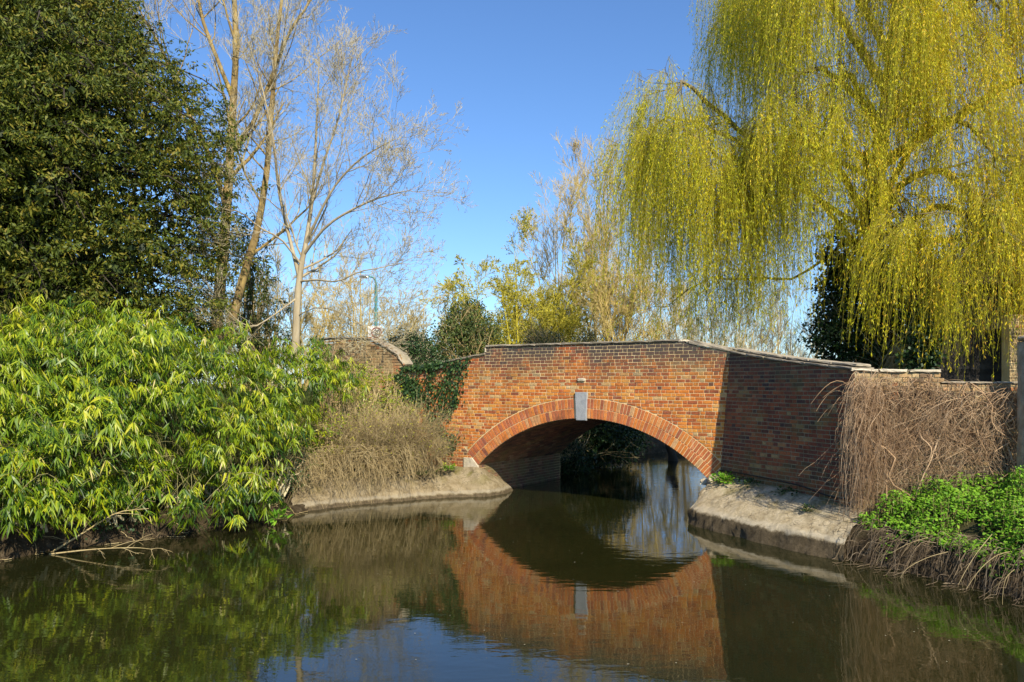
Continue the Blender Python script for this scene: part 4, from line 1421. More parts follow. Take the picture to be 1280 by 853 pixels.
# ------------------------------------------------------------------ bamboo thicket
br = np.random.default_rng(501)
bam = thing('bamboo_thicket', 'dense bright green bamboo with long drooping leaves overhanging the left bank', 'bamboo', (-6.2, 15.6, 1.2))
mounds = [(20, 500, 14.6, 1.35), (90, 470, 15.6, 1.25), (150, 492, 15.4, 1.3), (40, 580, 13.4, 1.05), (120, 565, 14.2, 1.15), (205, 465, 17, 1.1), (215, 530, 15.6, 1.15),
          (270, 490, 17.2, 1.0), (330, 495, 18.2, .95), (385, 482, 19.0, .75), (300, 565, 16.4, .9), (10, 620, 12.9, .65), (100, 612, 13.7, .6), (165, 605, 14.6, .7), (-40, 550, 13.4, 1.4), (250, 592, 15.2, .65), (340, 545, 17.4, .75),
          (235, 636, 14.3, .28), (372, 535, 18, .42), (318, 612, 15.9, .38), (425, 478, 19.6, .6), (400, 450, 19.8, .4), (-90, 480, 14.5, 1.7), (150, 412, 17.2, .5), (60, 410, 16.6, .6), (215, 425, 18, .5), (290, 440, 18.5, .5), (110, 400, 17.0, .35), (355, 462, 19, .5), (290, 632, 15.4, .42), (335, 632, 16.0, .33), (70, 632, 13.1, .42), (140, 632, 13.9, .42), (190, 622, 14.5, .4), (20, 640, 12.8, .3)]
MC = np.array([at(m[0], m[1], m[2]) for m in mounds]); MR = np.array([m[3] for m in mounds])
Pl, Dl, Nl, Ll, Wl, Tl = [], [], [], [], [], []
tips = []
for (c, R_) in zip(MC, MR):
    k = int(62 * R_ ** 2) + 4
    d = rdir(k, br); d[:, 1] = -np.abs(d[:, 1]) * np.where(br.random(k) < .75, 1, -1); d[:, 2] = np.where(d[:, 2] < -.55, -d[:, 2], d[:, 2])
    rad = np.clip(1 - np.abs(br.normal(0, .2, k)), .3, 1.0) * (1 + .34 * (np.sin(d[:, 0] * 9 + c[0] * 5) * np.sin(d[:, 2] * 8 + c[1] * 3)) * (br.random(k) < .85) + br.exponential(.05, k))
    ctg = np.repeat(np.clip(br.normal(0, .16, k), -.35, .24), 5); d = np.repeat(d, 5, 0); rad = np.repeat(rad, 5); k = len(d)
    p = c + d * (R_ * rad)[:, None] * np.array([1, 1, .85]) + br.normal(0, .13, (k, 3))
    dd = [np.linalg.norm((p - c2) / np.array([1, 1, .85]), axis=1) / r2_ for c2, r2_ in zip(MC, MR)]
    depth = np.min(dd, 0)
    ok = (p[:, 2] > .22) & (depth > .45)
    p, d, rad, ctg = p[ok], d[ok], rad[ok], ctg[ok]; k = len(p)
    tips.append((p, d))
    # every spray: a fan of leaves that droops from its tip
    nl = 9
    az = np.arctan2(d[:, 1], d[:, 0]) + br.normal(0, .5, k)
    ax = np.stack([np.cos(az), np.sin(az), br.uniform(-.7, .1, k)], -1)
    side = unit(np.cross(ax, np.array([0, 0, 1.0])))
    fan = np.linspace(-1.15, 1.15, nl)[None] + br.normal(0, .12, (k, nl))
    ld = ax[:, None] * np.cos(fan)[..., None] + side[:, None] * np.sin(fan)[..., None] * .95 + np.array([0, 0, -1.0]) * (.75 + br.uniform(-.6, .9, (k, 1, 1))) + br.normal(0, .22, (k, nl, 3))
    ld = unit(ld)
    pp = p[:, None] - ax[:, None] * (br.uniform(0, .22, (k, nl, 1)))
    nn = unit(np.array([0, 0, 1.0]) + ax[:, None] * .6 + br.normal(0, .35, (k, nl, 3)))
    Pl.append(pp.reshape(-1, 3)); Dl.append(ld.reshape(-1, 3)); Nl.append(nn.reshape(-1, 3))
    Ll.append(br.uniform(.09, .25, k * nl) * np.repeat(br.uniform(.75, 1.2, k), nl)); Wl.append(br.uniform(.013, .026, k * nl))
    ct = ctg + .9 * np.clip(rad - 1.02, -.35, .12)
    Tl.append(np.clip(.45 + np.repeat(ct, nl) + br.normal(0, .16, k * nl) + (br.random(k * nl) < .025) * .5, 0, 1))
Pl, Dl, Nl, Ll, Wl, Tl = [np.concatenate(v) for v in (Pl, Dl, Nl, Ll, Wl, Tl)]
print('bamboo leaves', len(Pl))
# the 300 leaves that show largest are parts
sz = Ll / Pl[:, 1] + np.where(Pl[:, 1] < 16, .002, 0)
depthm = np.min([np.linalg.norm((Pl - c2), axis=1) / r2_ for c2, r2_ in zip(MC, MR)], 0)
cand = np.where((depthm > .93) & (Pl[:, 2] > .6) & (np.abs(Pl[:, 0] / Pl[:, 1]) < .6))[0]
big = cand[np.argsort(-sz[cand])][:300]
protos = []
for i in range(6):
    a = Acc()
    leaves(a, np.array([[0., 0, 0]]), np.array([[0., -1, 0]]), np.array([[0., 0, 1]]), np.array([1.]), np.array([.14]), np.array([.25 + .12 * i]), bend=.12)
    protos.append(a.mesh('leaf', M['bamboo']))
inv = W['bamboo_thicket'].inverted()
for j in big:
    d = Vector(Dl[j]); n = Vector(Nl[j]); s = d.cross(n).normalized(); n = s.cross(d)
    o = bpy.data.objects.new('leaf', protos[min(int(max(Tl[j] - .2, 0) / .12), 5)])
    col.objects.link(o); o.parent = bam
    L_ = Ll[j]
    Mx = Matrix(((s.x, -d.x, n.x, Pl[j][0]), (s.y, -d.y, n.y, Pl[j][1]), (s.z, -d.z, n.z, Pl[j][2]), (0, 0, 0, 1)))
    o.matrix_basis = inv @ Mx @ Matrix.Scale(float(L_), 4)
keep = np.ones(len(Pl), bool); keep[big] = False
a = Acc(); leaves(a, Pl[keep], Dl[keep], Nl[keep], Ll[keep], Wl[keep], Tl[keep], bend=.14)
a.build('foliage', M['bamboo'], bam, kind='stuff')
tp = np.concatenate([t[0] for t in tips]); td = np.concatenate([t[1] for t in tips])
sel = br.permutation(len(tp))[:900]
rootp = np.stack([tp[sel, 0] * .9 - .6 + br.normal(0, .3, len(sel)), tp[sel, 1] + br.uniform(.6, 1.8, len(sel)), np.full(len(sel), .9)], -1)
# keep the culm feet on the bank
f = np.linspace(0, 1, 7)[None, :, None]
P = rootp[:, None] + (tp[sel] - rootp)[:, None] * f ** 1.2 + np.array([0, 0, 1]) * np.sin(f * math.pi) * .35
a = Acc(); tubes(a, P, np.linspace(.008, .0025, 7)[None] * np.ones((len(sel), 1)), 4, br.uniform(0, 1, len(sel)))
a.build('canes', M['cane'], bam, kind='stuff')
# dead leaf litter and shade plants inside the thicket
shrub('undergrowth', 'shaded ivy and litter under the bamboo on the left bank', 'plants',
      [lobe(60, 630, 14.3, .7, .35), lobe(130, 650, 14.6, .8, .3), lobe(210, 620, 15.9, .8, .4), lobe(290, 610, 16.9, .8, .5), lobe(350, 590, 18, .6, .5), lobe(10, 640, 13.6, .6, .3)], 9000, .06, .045, 'ivy', (-6.4, 15.2, .35), 308, twigs=170, hang=.4, spread=.85)

# ------------------------------------------------------------------ dead brown shrub over the left ledge
dr = np.random.default_rng(601)
ds = thing('dead_shrub', 'bushy tan leafless shrub leaning over the left stone ledge', 'bush', (-3.0, 20.5, .7))
ns = 500
base = np.stack([dr.normal(-3.15, .75, ns).clip(-4.9, -1.75), np.zeros(ns), np.zeros(ns)], -1)
base[:, 1] = 19.9 + (base[:, 0] + 3) * .15 + dr.uniform(-.3, 1.0, ns) + np.where(base[:, 0] < -3.6, -1.0 * (-3.6 - base[:, 0]), 0)
base[:, 2] = .55 + .25 * dr.random(ns)
hgt = 1.42 * np.clip(1.08 - ((base[:, 0] + 2.95) / 1.85) ** 2, .22, 1) * dr.uniform(.35, 1.12, ns) * (1 + .22 * np.sin(base[:, 0] * 7) * np.sin(base[:, 1] * 9))
lean = np.stack([dr.normal(.1, .6, ns), dr.normal(-.45, .45, ns), np.zeros(ns)], -1)
f = np.linspace(0, 1, 6)[None, :, None]
P = base[:, None] + lean[:, None] * f ** 1.4 * hgt[:, None, None] * .8 + np.array([0, 0, 1.0]) * (hgt[:, None, None] * (f ** .9 - .12 * f ** 3)) + dr.normal(0, .02, (ns, 6, 3))
R = np.linspace(.006, .0022, 6)[None] * np.ones((ns, 1))
a = Acc(); tubes(a, P, R, 3, dr.uniform(.2, .9, ns))
P2, R2 = grow(P, R, 11, .1, 1, 20, 75, .2, .6, 4, up=.12, noise=.25, shape=.4, rmin=.0024, r=dr)
tubes(a, P2, R2, 3, dr.uniform(0, 1, len(P2)))
P3, R3 = grow(P2, R2, 2, .2, 1, 20, 60, .4, .8, 2, up=.1, noise=.2, rmin=.0024, r=dr)
tubes(a, P3, R3, 3, dr.uniform(0, 1, len(P3)))
# the tangle that spills down over the ledge
nt2 = 900
b2 = np.stack([dr.uniform(-5.0, -1.5, nt2), np.zeros(nt2), np.zeros(nt2)], -1)
b2[:, 1] = 20.05 + (b2[:, 0] + 2) * .62 + dr.uniform(-.5, .4, nt2); b2[:, 2] = .6 + dr.uniform(.0, .7, nt2)
ln = dr.uniform(.3, 1.2, nt2) * np.where(b2[:, 0] < -2.4, 1, .45)
dx = dr.normal(-.1, .5, nt2); dy = -dr.uniform(.1, .8, nt2)
P = b2[:, None] + np.stack([dx[:, None] * f[..., 0] * ln[:, None], dy[:, None] * f[..., 0] * ln[:, None], (.35 * f[..., 0] - .95 * f[..., 0] ** 2) * ln[:, None]], -1) + dr.normal(0, .02, (nt2, 6, 3))
P[..., 2] = np.maximum(P[..., 2], .06)
tubes(a, P, np.linspace(.006, .002, 6)[None] * np.ones((nt2, 1)), 3, dr.uniform(.1, .8, nt2))
a.build('twigs', M['shrub_twig'], ds, kind='stuff')
a = Acc()
k = 2600
idx = dr.integers(0, len(P2), k); p, tg = along(P2[idx], dr.uniform(.3, 1, (k, 1)))
leaves(a, p[:, 0], unit(tg[:, 0] + rdir(k, dr)), rdir(k, dr), dr.uniform(.03, .07, k), dr.uniform(.015, .03, k), dr.uniform(.2, .9, k), fine=False)
a.build('leaves', M['gold_leaf'], ds, kind='stuff')

shrub('scrub', 'olive scrub with yellowish leaves in front of the sandy brick wall', 'bush',
      [lobe(452, 478, 21.3, .6, .5), lobe(478, 505, 21.4, .55, .5), lobe(440, 515, 20.3, .6, .6), lobe(410, 540, 19.4, .6, .6), lobe(492, 480, 21.9, .35, .35), lobe(505, 520, 21.2, .4, .4)], 5200, .085, .03, 'bamboo', (*at(460, 560, 20.8)[:2], .8), 312, twigs=200, hang=.4, spread=.7, tone_in=.2, tone_out=.85)
# small green plants on the ledges
def herb(label, c, rad, n, L, Wd, seed, mat='nettle', flat=.5, cat='plant', name='ledge_plant'):
    r = np.random.default_rng(seed); c = np.array(c)
    d = rdir(n, r); d[:, 2] = np.abs(d[:, 2])
    p = c + d * r.uniform(.1, 1, (n, 1)) * np.array([rad, rad, rad * flat])
    root = thing(name, label, cat, tuple(c))
    k = max(n // 5, 6)
    st_ = c + r.normal(0, rad * .25, (k, 3)) * [1, 1, 0]
    f_ = np.linspace(0, 1, 4)[None, :, None]
    a_ = Acc(); tubes(a_, st_[:, None] + (p[:k] - st_)[:, None] * f_, np.full((k, 4), .004), 3, .5)
    a_.build('stems', M['cane'], root)
    a_ = Acc(); leaves(a_, p, unit(d + rdir(n, r) * .6), unit(np.array([0, 0, 1.0]) + rdir(n, r) * .5), r.uniform(.6, 1.2, n) * L, r.uniform(.6, 1.1, n) * Wd, r.uniform(.2, 1, n))
    a_.build('leaves', M[mat], root)


herb('bright green leafy plant on the far tip of the right stone ledge', (4.25, 16.75, .76), .3, 260, .08, .05, 1)
herb('dark green weed in the shade along the foot of the wing wall', (4.75, 16.3, .74), .42, 300, .07, .05, 2, 'ivy', .4)
herb('low dark ivy strip at the middle of the wing wall foot', (5.1, 15.3, .7), .35, 200, .06, .05, 3, 'ivy', .35)
herb('tiny weed growing in the pale slope of the right ledge', (5.0, 14.25, .55), .16, 90, .05, .035, 4, 'ivy', .6)
herb('small green weed left of the pale springer stone', (-1.55, 20.35, .62), .3, 160, .09, .045, 5, 'nettle', .5)
herb('dark green tuft where the dead shrub meets the bridge', (-2.1, 20.0, .55), .3, 150, .08, .045, 6, 'ivy', .5)
herb('small sprig at the near end of the ledge under the vines', (5.62, 13.3, .5), .18, 70, .07, .045, 7, 'nettle', .8)
herb('bright leafy sprig trailing from the bank into the water under the bamboo', (at(346, 652, 16.0)[0], 16.0, .12), .22, 60, .16, .06, 8, 'nettle', .8)

# ------------------------------------------------------------------ ivy on the bridge
ir = np.random.default_rng(701)
ivy = thing('climbing_ivy', 'dark green ivy hanging in strips down the left end of the bridge', 'ivy', tuple(bl(-1.8, -.05, 2.0)), RZ)
def strip(n, line, wid, r):
    line = np.array(line, float); t = r.random(n) ** .9 * (len(line) - 1)
    i = np.minimum(t.astype(int), len(line) - 2); q = line[i] + (line[i + 1] - line[i]) * (t - i)[:, None]
    return q[:, 0] + r.normal(0, 1, n) * q[:, 2] * wid, q[:, 1] + r.normal(0, .05, n)
us, zs = [], []
for n_, line in ((620, [(-.55, 3.3, .12), (-.85, 3.0, .16), (-1.0, 2.5, .15), (-1.1, 2.0, .15), (-1.25, 1.6, .12), (-1.0, 1.2, .08)]),
                 (260, [(-.25, 3.36, .05), (-.5, 3.0, .12), (-.62, 2.6, .10), (-.7, 2.25, .08), (-.85, 1.9, .06)]), (520, [(-2.3, 3.1, .2), (-1.6, 3.15, .2), (-1.0, 3.25, .12)]), (620, [(-2.2, 2.9, .18), (-2.0, 2.7, .2), (-1.95, 2.4, .18), (-1.95, 2.1, .14)]),
                 (300, [(-1.35, 3.1, .08), (-1.45, 2.7, .12), (-1.5, 2.2, .12), (-1.55, 1.6, .1)]), (400, [(-2.4, 3.0, .1), (-2.4, 2.5, .15), (-2.3, 1.9, .2)]), (220, [(-1.0, 1.5, .2), (-.9, 1.0, .15)])):
    u_, z_ = strip(n_, line, 1.0, ir); us.append(u_); zs.append(z_)
u_ = np.concatenate(us); z_ = np.concatenate(zs)
ok = np.array([z < top_at(u) + .1 for u, z in zip(u_, z_)]); u_, z_ = u_[ok], z_[ok]; k = len(u_)
yv = -.02 - ir.random(k) * .09
p = np.array([bl(u, y, z) for u, y, z in zip(u_, yv, z_)])
nrm = np.array([-.535, -.845, 0.2]); 
a = Acc(); leaves(a, p, unit(np.array([0, 0, -1.0]) + rdir(k, ir) * .6), unit(nrm + rdir(k, ir) * .45), ir.uniform(.05, .10, k), ir.uniform(.045, .08, k), ir.uniform(.1, 1, k), fine=False)
a.build('leaves', M['ivy'], ivy, kind='stuff')
a = Acc()
for ln_ in ([(-.55, 3.3), (-.9, 2.8), (-1.05, 2.2), (-1.2, 1.6), (-1.1, .9)], [(-1.6, 3.1), (-1.5, 2.4), (-1.5, 1.5), (-1.7, .8)], [(-2.2, 3.0), (-1.9, 2.4), (-2.0, 1.5), (-2.1, .8)]):
    tubes(a, np.array([bl(u, -.02, z) for u, z in resample([(x, z, 0) for x, z in ln_], 12)[:, :2]]), np.linspace(.01, .02, 12), 5)
a.build('stem', M['dead_twig'], ivy)

# ------------------------------------------------------------------ the weeping willow
wr = np.random.default_rng(801)
wb0 = at(1105, 470, 23.5); wb0[2] = 2.0
wil = thing('weeping_willow', 'huge weeping willow with yellow-green curtains of twigs filling the upper right', 'tree', tuple(wb0))
L_ = lambda *p: [at(*q) for q in p]
limbs = [  # points (px, py, distance), start radius, end radius
    (L_((1105, 470, 23.5), (1098, 380, 23.5), (1090, 290, 23.5), (1100, 190, 23.5), (1115, 80, 23.5), (1130, -60, 23.5), (1140, -160, 23.5)), .34, .08, 0),
    (L_((1092, 300, 23.5), (1050, 215, 23.2), (990, 170, 22.8), (935, 175, 22.4), (880, 130, 22), (840, 105, 21.8), (815, 125, 21.6)), .11, .03, 1),
    (L_((1090, 290, 23.5), (1020, 245, 22.6), (960, 215, 22), (905, 200, 21.6), (860, 175, 21.2), (825, 160, 21), (800, 185, 20.8)), .07, .025, 1),
    (L_((1095, 330, 23.5), (1040, 270, 22.8), (1000, 225, 22), (965, 200, 21.4), (930, 205, 21), (900, 215, 20.8), (880, 230, 20.6)), .07, .02, 1),
    (L_((1100, 240, 23.5), (1040, 200, 24), (960, 200, 24.5), (900, 170, 25), (850, 150, 25.3), (810, 150, 25.6), (785, 180, 25.8)), .08, .03, 1),
    (L_((1060, 300, 23.4), (1010, 340, 23), (965, 352, 22.6), (920, 345, 22.4), (880, 350, 22.2), (850, 372, 22), (835, 392, 22)), .04, .012, 3),
    (L_((1112, 120, 23.5), (1060, 30, 23), (1010, -20, 22.5), (970, -25, 22), (945, -10, 21.6), (930, 0, 21.4), (920, 20, 21.2)), .14, .03, 2),
    (L_((1115, 80, 23.5), (1050, -40, 24.5), (990, -70, 25.2), (950, -60, 25.8), (930, -50, 26), (915, -30, 26), (905, 0, 26)), .12, .03, 2),
    (L_((1130, -60, 23.5), (1090, -120, 22.5), (1040, -130, 21.6), (1000, -110, 21), (975, -90, 20.6), (960, -70, 20.4), (950, -40, 20.2)), .10, .03, 2),
    (L_((1110, 110, 23.5), (1120, 20, 22.5), (1110, -40, 21.4), (1095, -60, 20.4), (1080, -50, 19.8), (1070, -30, 19.4), (1065, 0, 19.2)), .14, .03, 2),
    (L_((1105, 160, 23.5), (1160, 80, 22.8), (1200, 20, 22), (1230, -10, 21.2), (1260, -30, 20.6), (1290, -30, 20.2), (1320, -10, 20)), .15, .03, 2),
    (L_((1100, 210, 23.5), (1170, 160, 23), (1230, 120, 22), (1280, 100, 21), (1320, 90, 20.4), (1360, 100, 20), (1390, 130, 19.6)), .15, .03, 1),
    (L_((1130, -60, 23.5), (1180, -130, 22.8), (1230, -160, 22), (1280, -160, 21.4), (1330, -140, 21), (1370, -110, 20.8), (1400, -80, 20.6)), .12, .03, 2),
    (L_((1115, 60, 23.5), (1150, -20, 24.2), (1200, -80, 25), (1260, -100, 25.6), (1320, -90, 26), (1370, -60, 26.2), (1400, -30, 26.2)), .12, .03, 2),
    (L_((1095, 280, 23.5), (1130, 230, 22.6), (1170, 215, 21.6), (1205, 230, 20.8), (1235, 255, 20.2), (1260, 285, 19.8), (1280, 310, 19.6)), .12, .025, 4),
    (L_((1095, 250, 23.5), (1080, 200, 22.4), (1075, 190, 21.4), (1090, 200, 20.6), (1110, 225, 20.2), (1125, 255, 19.9), (1135, 280, 19.8)), .11, .025, 4),
    (L_((1097, 320, 23.5), (1150, 300, 22.6), (1200, 300, 21.6), (1250, 310, 20.8), (1290, 325, 20.4), (1330, 340, 20.2), (1360, 360, 20)), .10, .025, 4),
    (L_((1100, 300, 23.5), (1150, 270, 22), (1190, 262, 20), (1225, 270, 18.6), (1255, 285, 18), (1280, 300, 17.8), (1310, 320, 17.7)), .10, .02, 4),
    (L_((1100, 260, 23.5), (1140, 180, 22), (1170, 150, 20.6), (1195, 150, 19.6), (1220, 165, 19), (1240, 190, 18.8), (1255, 220, 18.7)), .10, .02, 4),
    (L_((1110, 160, 23.5), (1060, 110, 22.5), (1030, 90, 21.5), (1005, 90, 20.8), (985, 105, 20.4), (970, 130, 20.2), (960, 155, 20.1)), .09, .02, 4),
    (L_((1105, 200, 23.5), (1075, 120, 22), (1060, 95, 21), (1050, 100, 20.2), (1045, 120, 19.9), (1040, 150, 19.8), (1038, 180, 19.7)), .09, .02, 4),
    (L_((1110, 60, 23.5), (1140, 40, 22.2), (1165, 20, 21.2), (1180, 20, 20.4), (1190, 35, 20), (1200, 60, 19.8), (1205, 90, 19.7)), .11, .025, 2),
]
a = Acc()
groups = {0: [], 1: [], 2: [], 3: [], 4: []}
for pts, r0, r1, g in limbs:
    if g in (1, 2):      # keep the two lobes apart
        pts = [q + np.array([(.55 if g == 1 else 1.0) * max(0, i_ - 3) / 3, 0, 0]) if pts[-1][0] < pts[0][0] else q for i_, q in enumerate(pts)]
    P, R = stem(pts, r0, r1, 14)
    P = P + wr.normal(0, .05, P.shape) * (r0 < .3)
    tubes(a, P, R, 9 if r0 > .3 else 7)
    groups[g].append((P, R))
allS = {}
for g, lst in groups.items():
    if not lst: continue
    PR = stack(*lst)
    c1 = grow(PR[0], PR[1], {0: 7, 1: 13, 2: 13, 3: 8, 4: 12}[g], .28 if g else .5, 1.0, 30, 80, .8, 2.2, 7, up=.10, noise=.14, rr=.4, shape=.3, absolute=True, rmin=.012, r=wr)
    tubes(a, *c1, 5)
    c2 = grow(c1[0], c1[1], 6, .2, 1.0, 25, 70, .4, 1.1, 5, up=-.1, noise=.18, rr=.5, shape=.3, absolute=True, rmin=.006, r=wr)
    tubes(a, *c2, 4)
    allS[g] = (c1, c2, PR)
a.build('trunk', M['willow_bark'], wil, smooth=True)


def strands(src, n_per, lo, hi, r, K=5, out=.55, zmin=3.2, t0=.15):
    P, R = src
    n = len(P)
    t = np.clip(r.uniform(t0, 1, (n, 1)) + r.normal(0, .16, (n, n_per)), .02, 1); p, tg = along(P, t)
    p = p.reshape(-1, 3); tg = tg.reshape(-1, 3); k = len(p)
    ln = r.uniform(lo, hi, k) * r.uniform(.55, 1, k)
    ln = np.minimum(ln, np.maximum(p[:, 2] - zmin + r.normal(0, .5, k), .4))
    o = tg * [1, 1, .3] + rdir(k, r) * .6; o[:, 2] = np.abs(o[:, 2]) * .5
    o = unit(o)
    f = np.linspace(0, 1, K)
    rise = 1 - np.exp(-5 * f)
    bund = np.repeat(r.normal(0, .09, (n, 1, 3)), n_per, 0)
    sway = (bund + r.normal(0, .04, (k, 1, 3))) * [1, 1, 0]
    ph = r.uniform(0, 6.28, (k, 1)); am = r.uniform(.01, .07, (k, 1))
    S = p[:, None] + o[:, None] * (out * r.uniform(.4, 1.3, (k, 1, 1)) * rise[None, :, None]) * np.minimum(ln, 2)[:, None, None] * .5
    S = S - np.array([0, 0, 1.0]) * (ln[:, None] * np.maximum(f - .10 * rise, f * .8) )[..., None] + sway * (f[None, :, None] * ln[:, None, None])
    S[..., 0] += am * np.sin(f[None] * 7 + ph) ; S[..., 1] += am * np.cos(f[None] * 6 + ph)
    return S, ln


tw = Acc(); lf = Acc()
spec = {1: (12, 8, 2.4, 6.2, 3.7), 2: (13, 9, 2.6, 5.6, 4.0), 0: (5, 4, 2, 4, 4.2), 3: (8, 6, 1.2, 3.4, 3.6), 4: (13, 10, 1.4, 4.2, 3.1)}
for g, (c1, c2, PR) in allS.items():
    n1, n2, lo, hi, zm = spec[g]
    for src, n_ in ((c1, n1), (c2, n2)):
        if g == 2: n_ = int(n_ * 1.0)
        S, ln = strands(src, n_, lo, hi, wr, zmin=zm)
        if g == 3: n_leaf = 12
        else: n_leaf = 24
        # thin the far strands of the left lobe so that the sky shows through low down
        k = len(S)
        rk = np.full((k, 1), .0035) * np.linspace(1, .6, S.shape[1])[None]
        st_tone = np.clip(.5 + np.repeat(wr.normal(0, .22, k // n_), n_) + wr.normal(0, .2, k), 0, 1)
        tubes(tw, S[:, ::2] if g != 3 else S, rk[:, ::2] if g != 3 else rk, 3, st_tone * .9)
        m = np.maximum((n_leaf * ln / 3.0).astype(int), 4)
        rep = np.repeat(np.arange(k), m)
        t = wr.uniform(.04, 1, len(rep)) if g == 3 else wr.beta(1.2, 1.0, len(rep)) * .96 + .04
        x = np.clip(t, 0, .9999) * (S.shape[1] - 1); i = x.astype(int); fr = (x - i)[:, None]
        A_, B_ = S[rep, i], S[rep, i + 1]
        p = A_ + (B_ - A_) * fr; tg = unit(B_ - A_)
        q = len(p)
        d = unit(tg * 1.0 + rdir(q, wr) * .62)
        dens = ln[rep]
        tone = np.clip(.5 + (st_tone[rep] - .5) * .7 - .1 + .4 * np.clip((p[:, 0] - 6.5) / 6, 0, 1) + wr.normal(0, .16, q) - .12 * (t > .85), 0, 1)
        leaves(lf, p, d, rdir(q, wr), wr.uniform(.04, .12, q), wr.uniform(.012, .024, q), tone, fine=False)

tw.build('hanging_twigs', M['green_twig'], wil, kind='stuff')
lf.build('foliage', M['willow'], wil, kind='stuff')

# ------------------------------------------------------------------ ivy on the willow's trunk and the dark shrubs below it
shrub('ivy_column', 'dark ivy smothering the willow trunk behind the wing wall', 'ivy',
      [lobe(1085, 430, 22.4, 1.2, 1.0), lobe(1045, 425, 22.3, .75, .8), lobe(1080, 370, 22.8, 1.1, 1.1), lobe(1055, 320, 23, .7, 1.1), lobe(1110, 320, 23, .9, 1.2), lobe(1130, 400, 22.5, 1.1, 1.3), lobe(1095, 260, 23.2, .6, .9), lobe(1040, 372, 22.8, .5, .8), lobe(1160, 440, 22, .8, .9), lobe(1150, 340, 23.5, .9, 1.1), lobe(1152, 440, 18.9, .45, .7), lobe(1160, 400, 19.3, .5, .6)],
      34000, .10, .085, 'ivy', (*at(1090, 470, 22.6)[:2], 2.0), 309, twigs=160, hang=.5, tone_in=.05, tone_out=.8)
shrub('evergreen_bush', 'dark green bushes behind the weathered shed', 'bush',
      [lobe(1200, 370, 24, 1.5, 1.5), lobe(1260, 380, 24, 1.6, 1.6), lobe(1310, 420, 23, 1.6, 1.6), lobe(1225, 300, 24.5, 1.2, 1.4), lobe(1290, 290, 24.5, 1.4, 1.4)],
      12000, .13, .08, 'ivy', (*at(1240, 470, 24)[:2], 2.2), 310, twigs=120, hang=.3)

# ------------------------------------------------------------------ tarred shed
sp = at(1172, 470, 19.0); shed = thing('timber_shed', 'dark weatherboarded shed in the shade of the willow behind the garden wall', 'shed', (sp[0], sp[1], 2.25), -.12)
SM = W['timber_shed']
a = Acc(); box(a, (0, .03, 0), (1.75, 1.7, 2.75), .5, SM)
a.build('frame', M['dark_bark'], shed)
for i in range(21):
    a = Acc(); z = .02 + i * .125
    Mb = SM @ Matrix.Translation((.0 + rng.normal(0, .008), -.015 + rng.normal(0, .004), z)) @ Matrix.Rotation(.12, 4, 'X')
    rough_box(a, (0, -.012, 0), (1.74, .012, .135), Mb, (8, 1, 1), .003, rng.uniform(.1, .9), seed=900 + i, bev=.002)
    a.build('board', M['tarred'], shed)
for x in (-.03, 1.69):
    a = Acc(); box(a, (x, -.06, 0), (x + .09, .03, 2.7), .3, SM)
    a.build('corner_post', M['tarred'], shed)
a = Acc()
Vr = [(-.15, -.3, 2.05), (1.95, -.3, 2.05), (1.95, .85, 2.75), (-.15, .85, 2.75), (1.95, 2.0, 2.05), (-.15, 2.0, 2.05)]
Vr = [(x, y, z + .6) for x, y, z in Vr]
Vr = Vr + [(x, y, z + .05) for x, y, z in Vr]
a.addp([(SM @ Vector(v))[:] for v in Vr], [[0, 3, 2, 1], [3, 5, 4, 2], [6, 7, 8, 9], [9, 8, 10, 11], [0, 1, 7, 6], [5, 11, 10, 4], [0, 6, 9, 3], [3, 9, 11, 5], [1, 2, 8, 7], [2, 4, 10, 8]])
a.build('roof', M['roof_tile'], shed)
mw = thing('mossy_wall', 'narrow yellow mossy brick pier between the shed and the gate post', 'wall', tuple(at(1262, 480, 18.2)[:2]) + (2.2,), 0)
a = Acc()
box(a, (0, 0, 0), (.34, .3, 2.0), .5, W['mossy_wall']); a.build('wall_core', M['mortar'], mw)
a = Acc(); rr5 = np.random.default_rng(9)
mb = layout(0, .34, 0, 1.98, rr5, lambda p, s, z: (lambda q: clip_poly(q, (-1, 0), -.338) if len(q) > 2 else None)(clip_poly(p, (1, 0), .002)))
for q, _, L in mb: prism(a, q, lambda s, z, o: (W['mossy_wall'] @ Vector((s, -o, z)))[:], tone=rr5.uniform(.2, .9))
a.build('brickwork', M['buff_brick'], mw, kind='stuff')

# ------------------------------------------------------------------ dry vines on the garden wall
vr = np.random.default_rng(901)
def gw(s, y, z): return np.array((GM @ Vector((s, y, z)))[:])
vine = thing('dry_vines', 'tangled brown leafless vines hanging thickly over the garden wall', 'vine', tuple(gw(1.2, -.1, 1.8)), gz)
def vlines(n, s0, s1, r, zlo=.9, zhi=2.75, thick=(.0025, .006), spread=.35, K=10, off=.22):
    s = r.uniform(s0, s1, n)
    zt = np.minimum(r.uniform(zhi - 1.0, zhi + .12, n) + 0 * s, np.where(s < 1.3, 2.9, 2.72))
    ln = r.uniform(.5, 2.0, n); zb = np.maximum(zt - ln, zlo + r.normal(0, .2, n))
    f = np.linspace(0, 1, K)[None]
    ds_ = r.normal(0, spread, n)[:, None] * f ** 1.3 + r.normal(0, .06, (n, 1)) * np.sin(f * r.uniform(4, 12, (n, 1))) + r.normal(0, .012, (n, K))
    y = -(.03 + off * r.random(n))[:, None] * (np.sin(np.clip(f * 1.6 + .15, 0, 1) * math.pi / 2)) - .03 * np.sin(f * r.uniform(3, 9, (n, 1)) + r.uniform(0, 6, (n, 1)))
    z = zt[:, None] + (zb - zt)[:, None] * f
    S = s[:, None] + ds_
    g = np.array(GM)
    Lc = np.stack([S, y, z, np.ones_like(S)], -1) @ g.T
    return Lc[..., :3], r.uniform(*thick, n)[:, None] * np.linspace(1, .5, K)[None]
a = Acc()
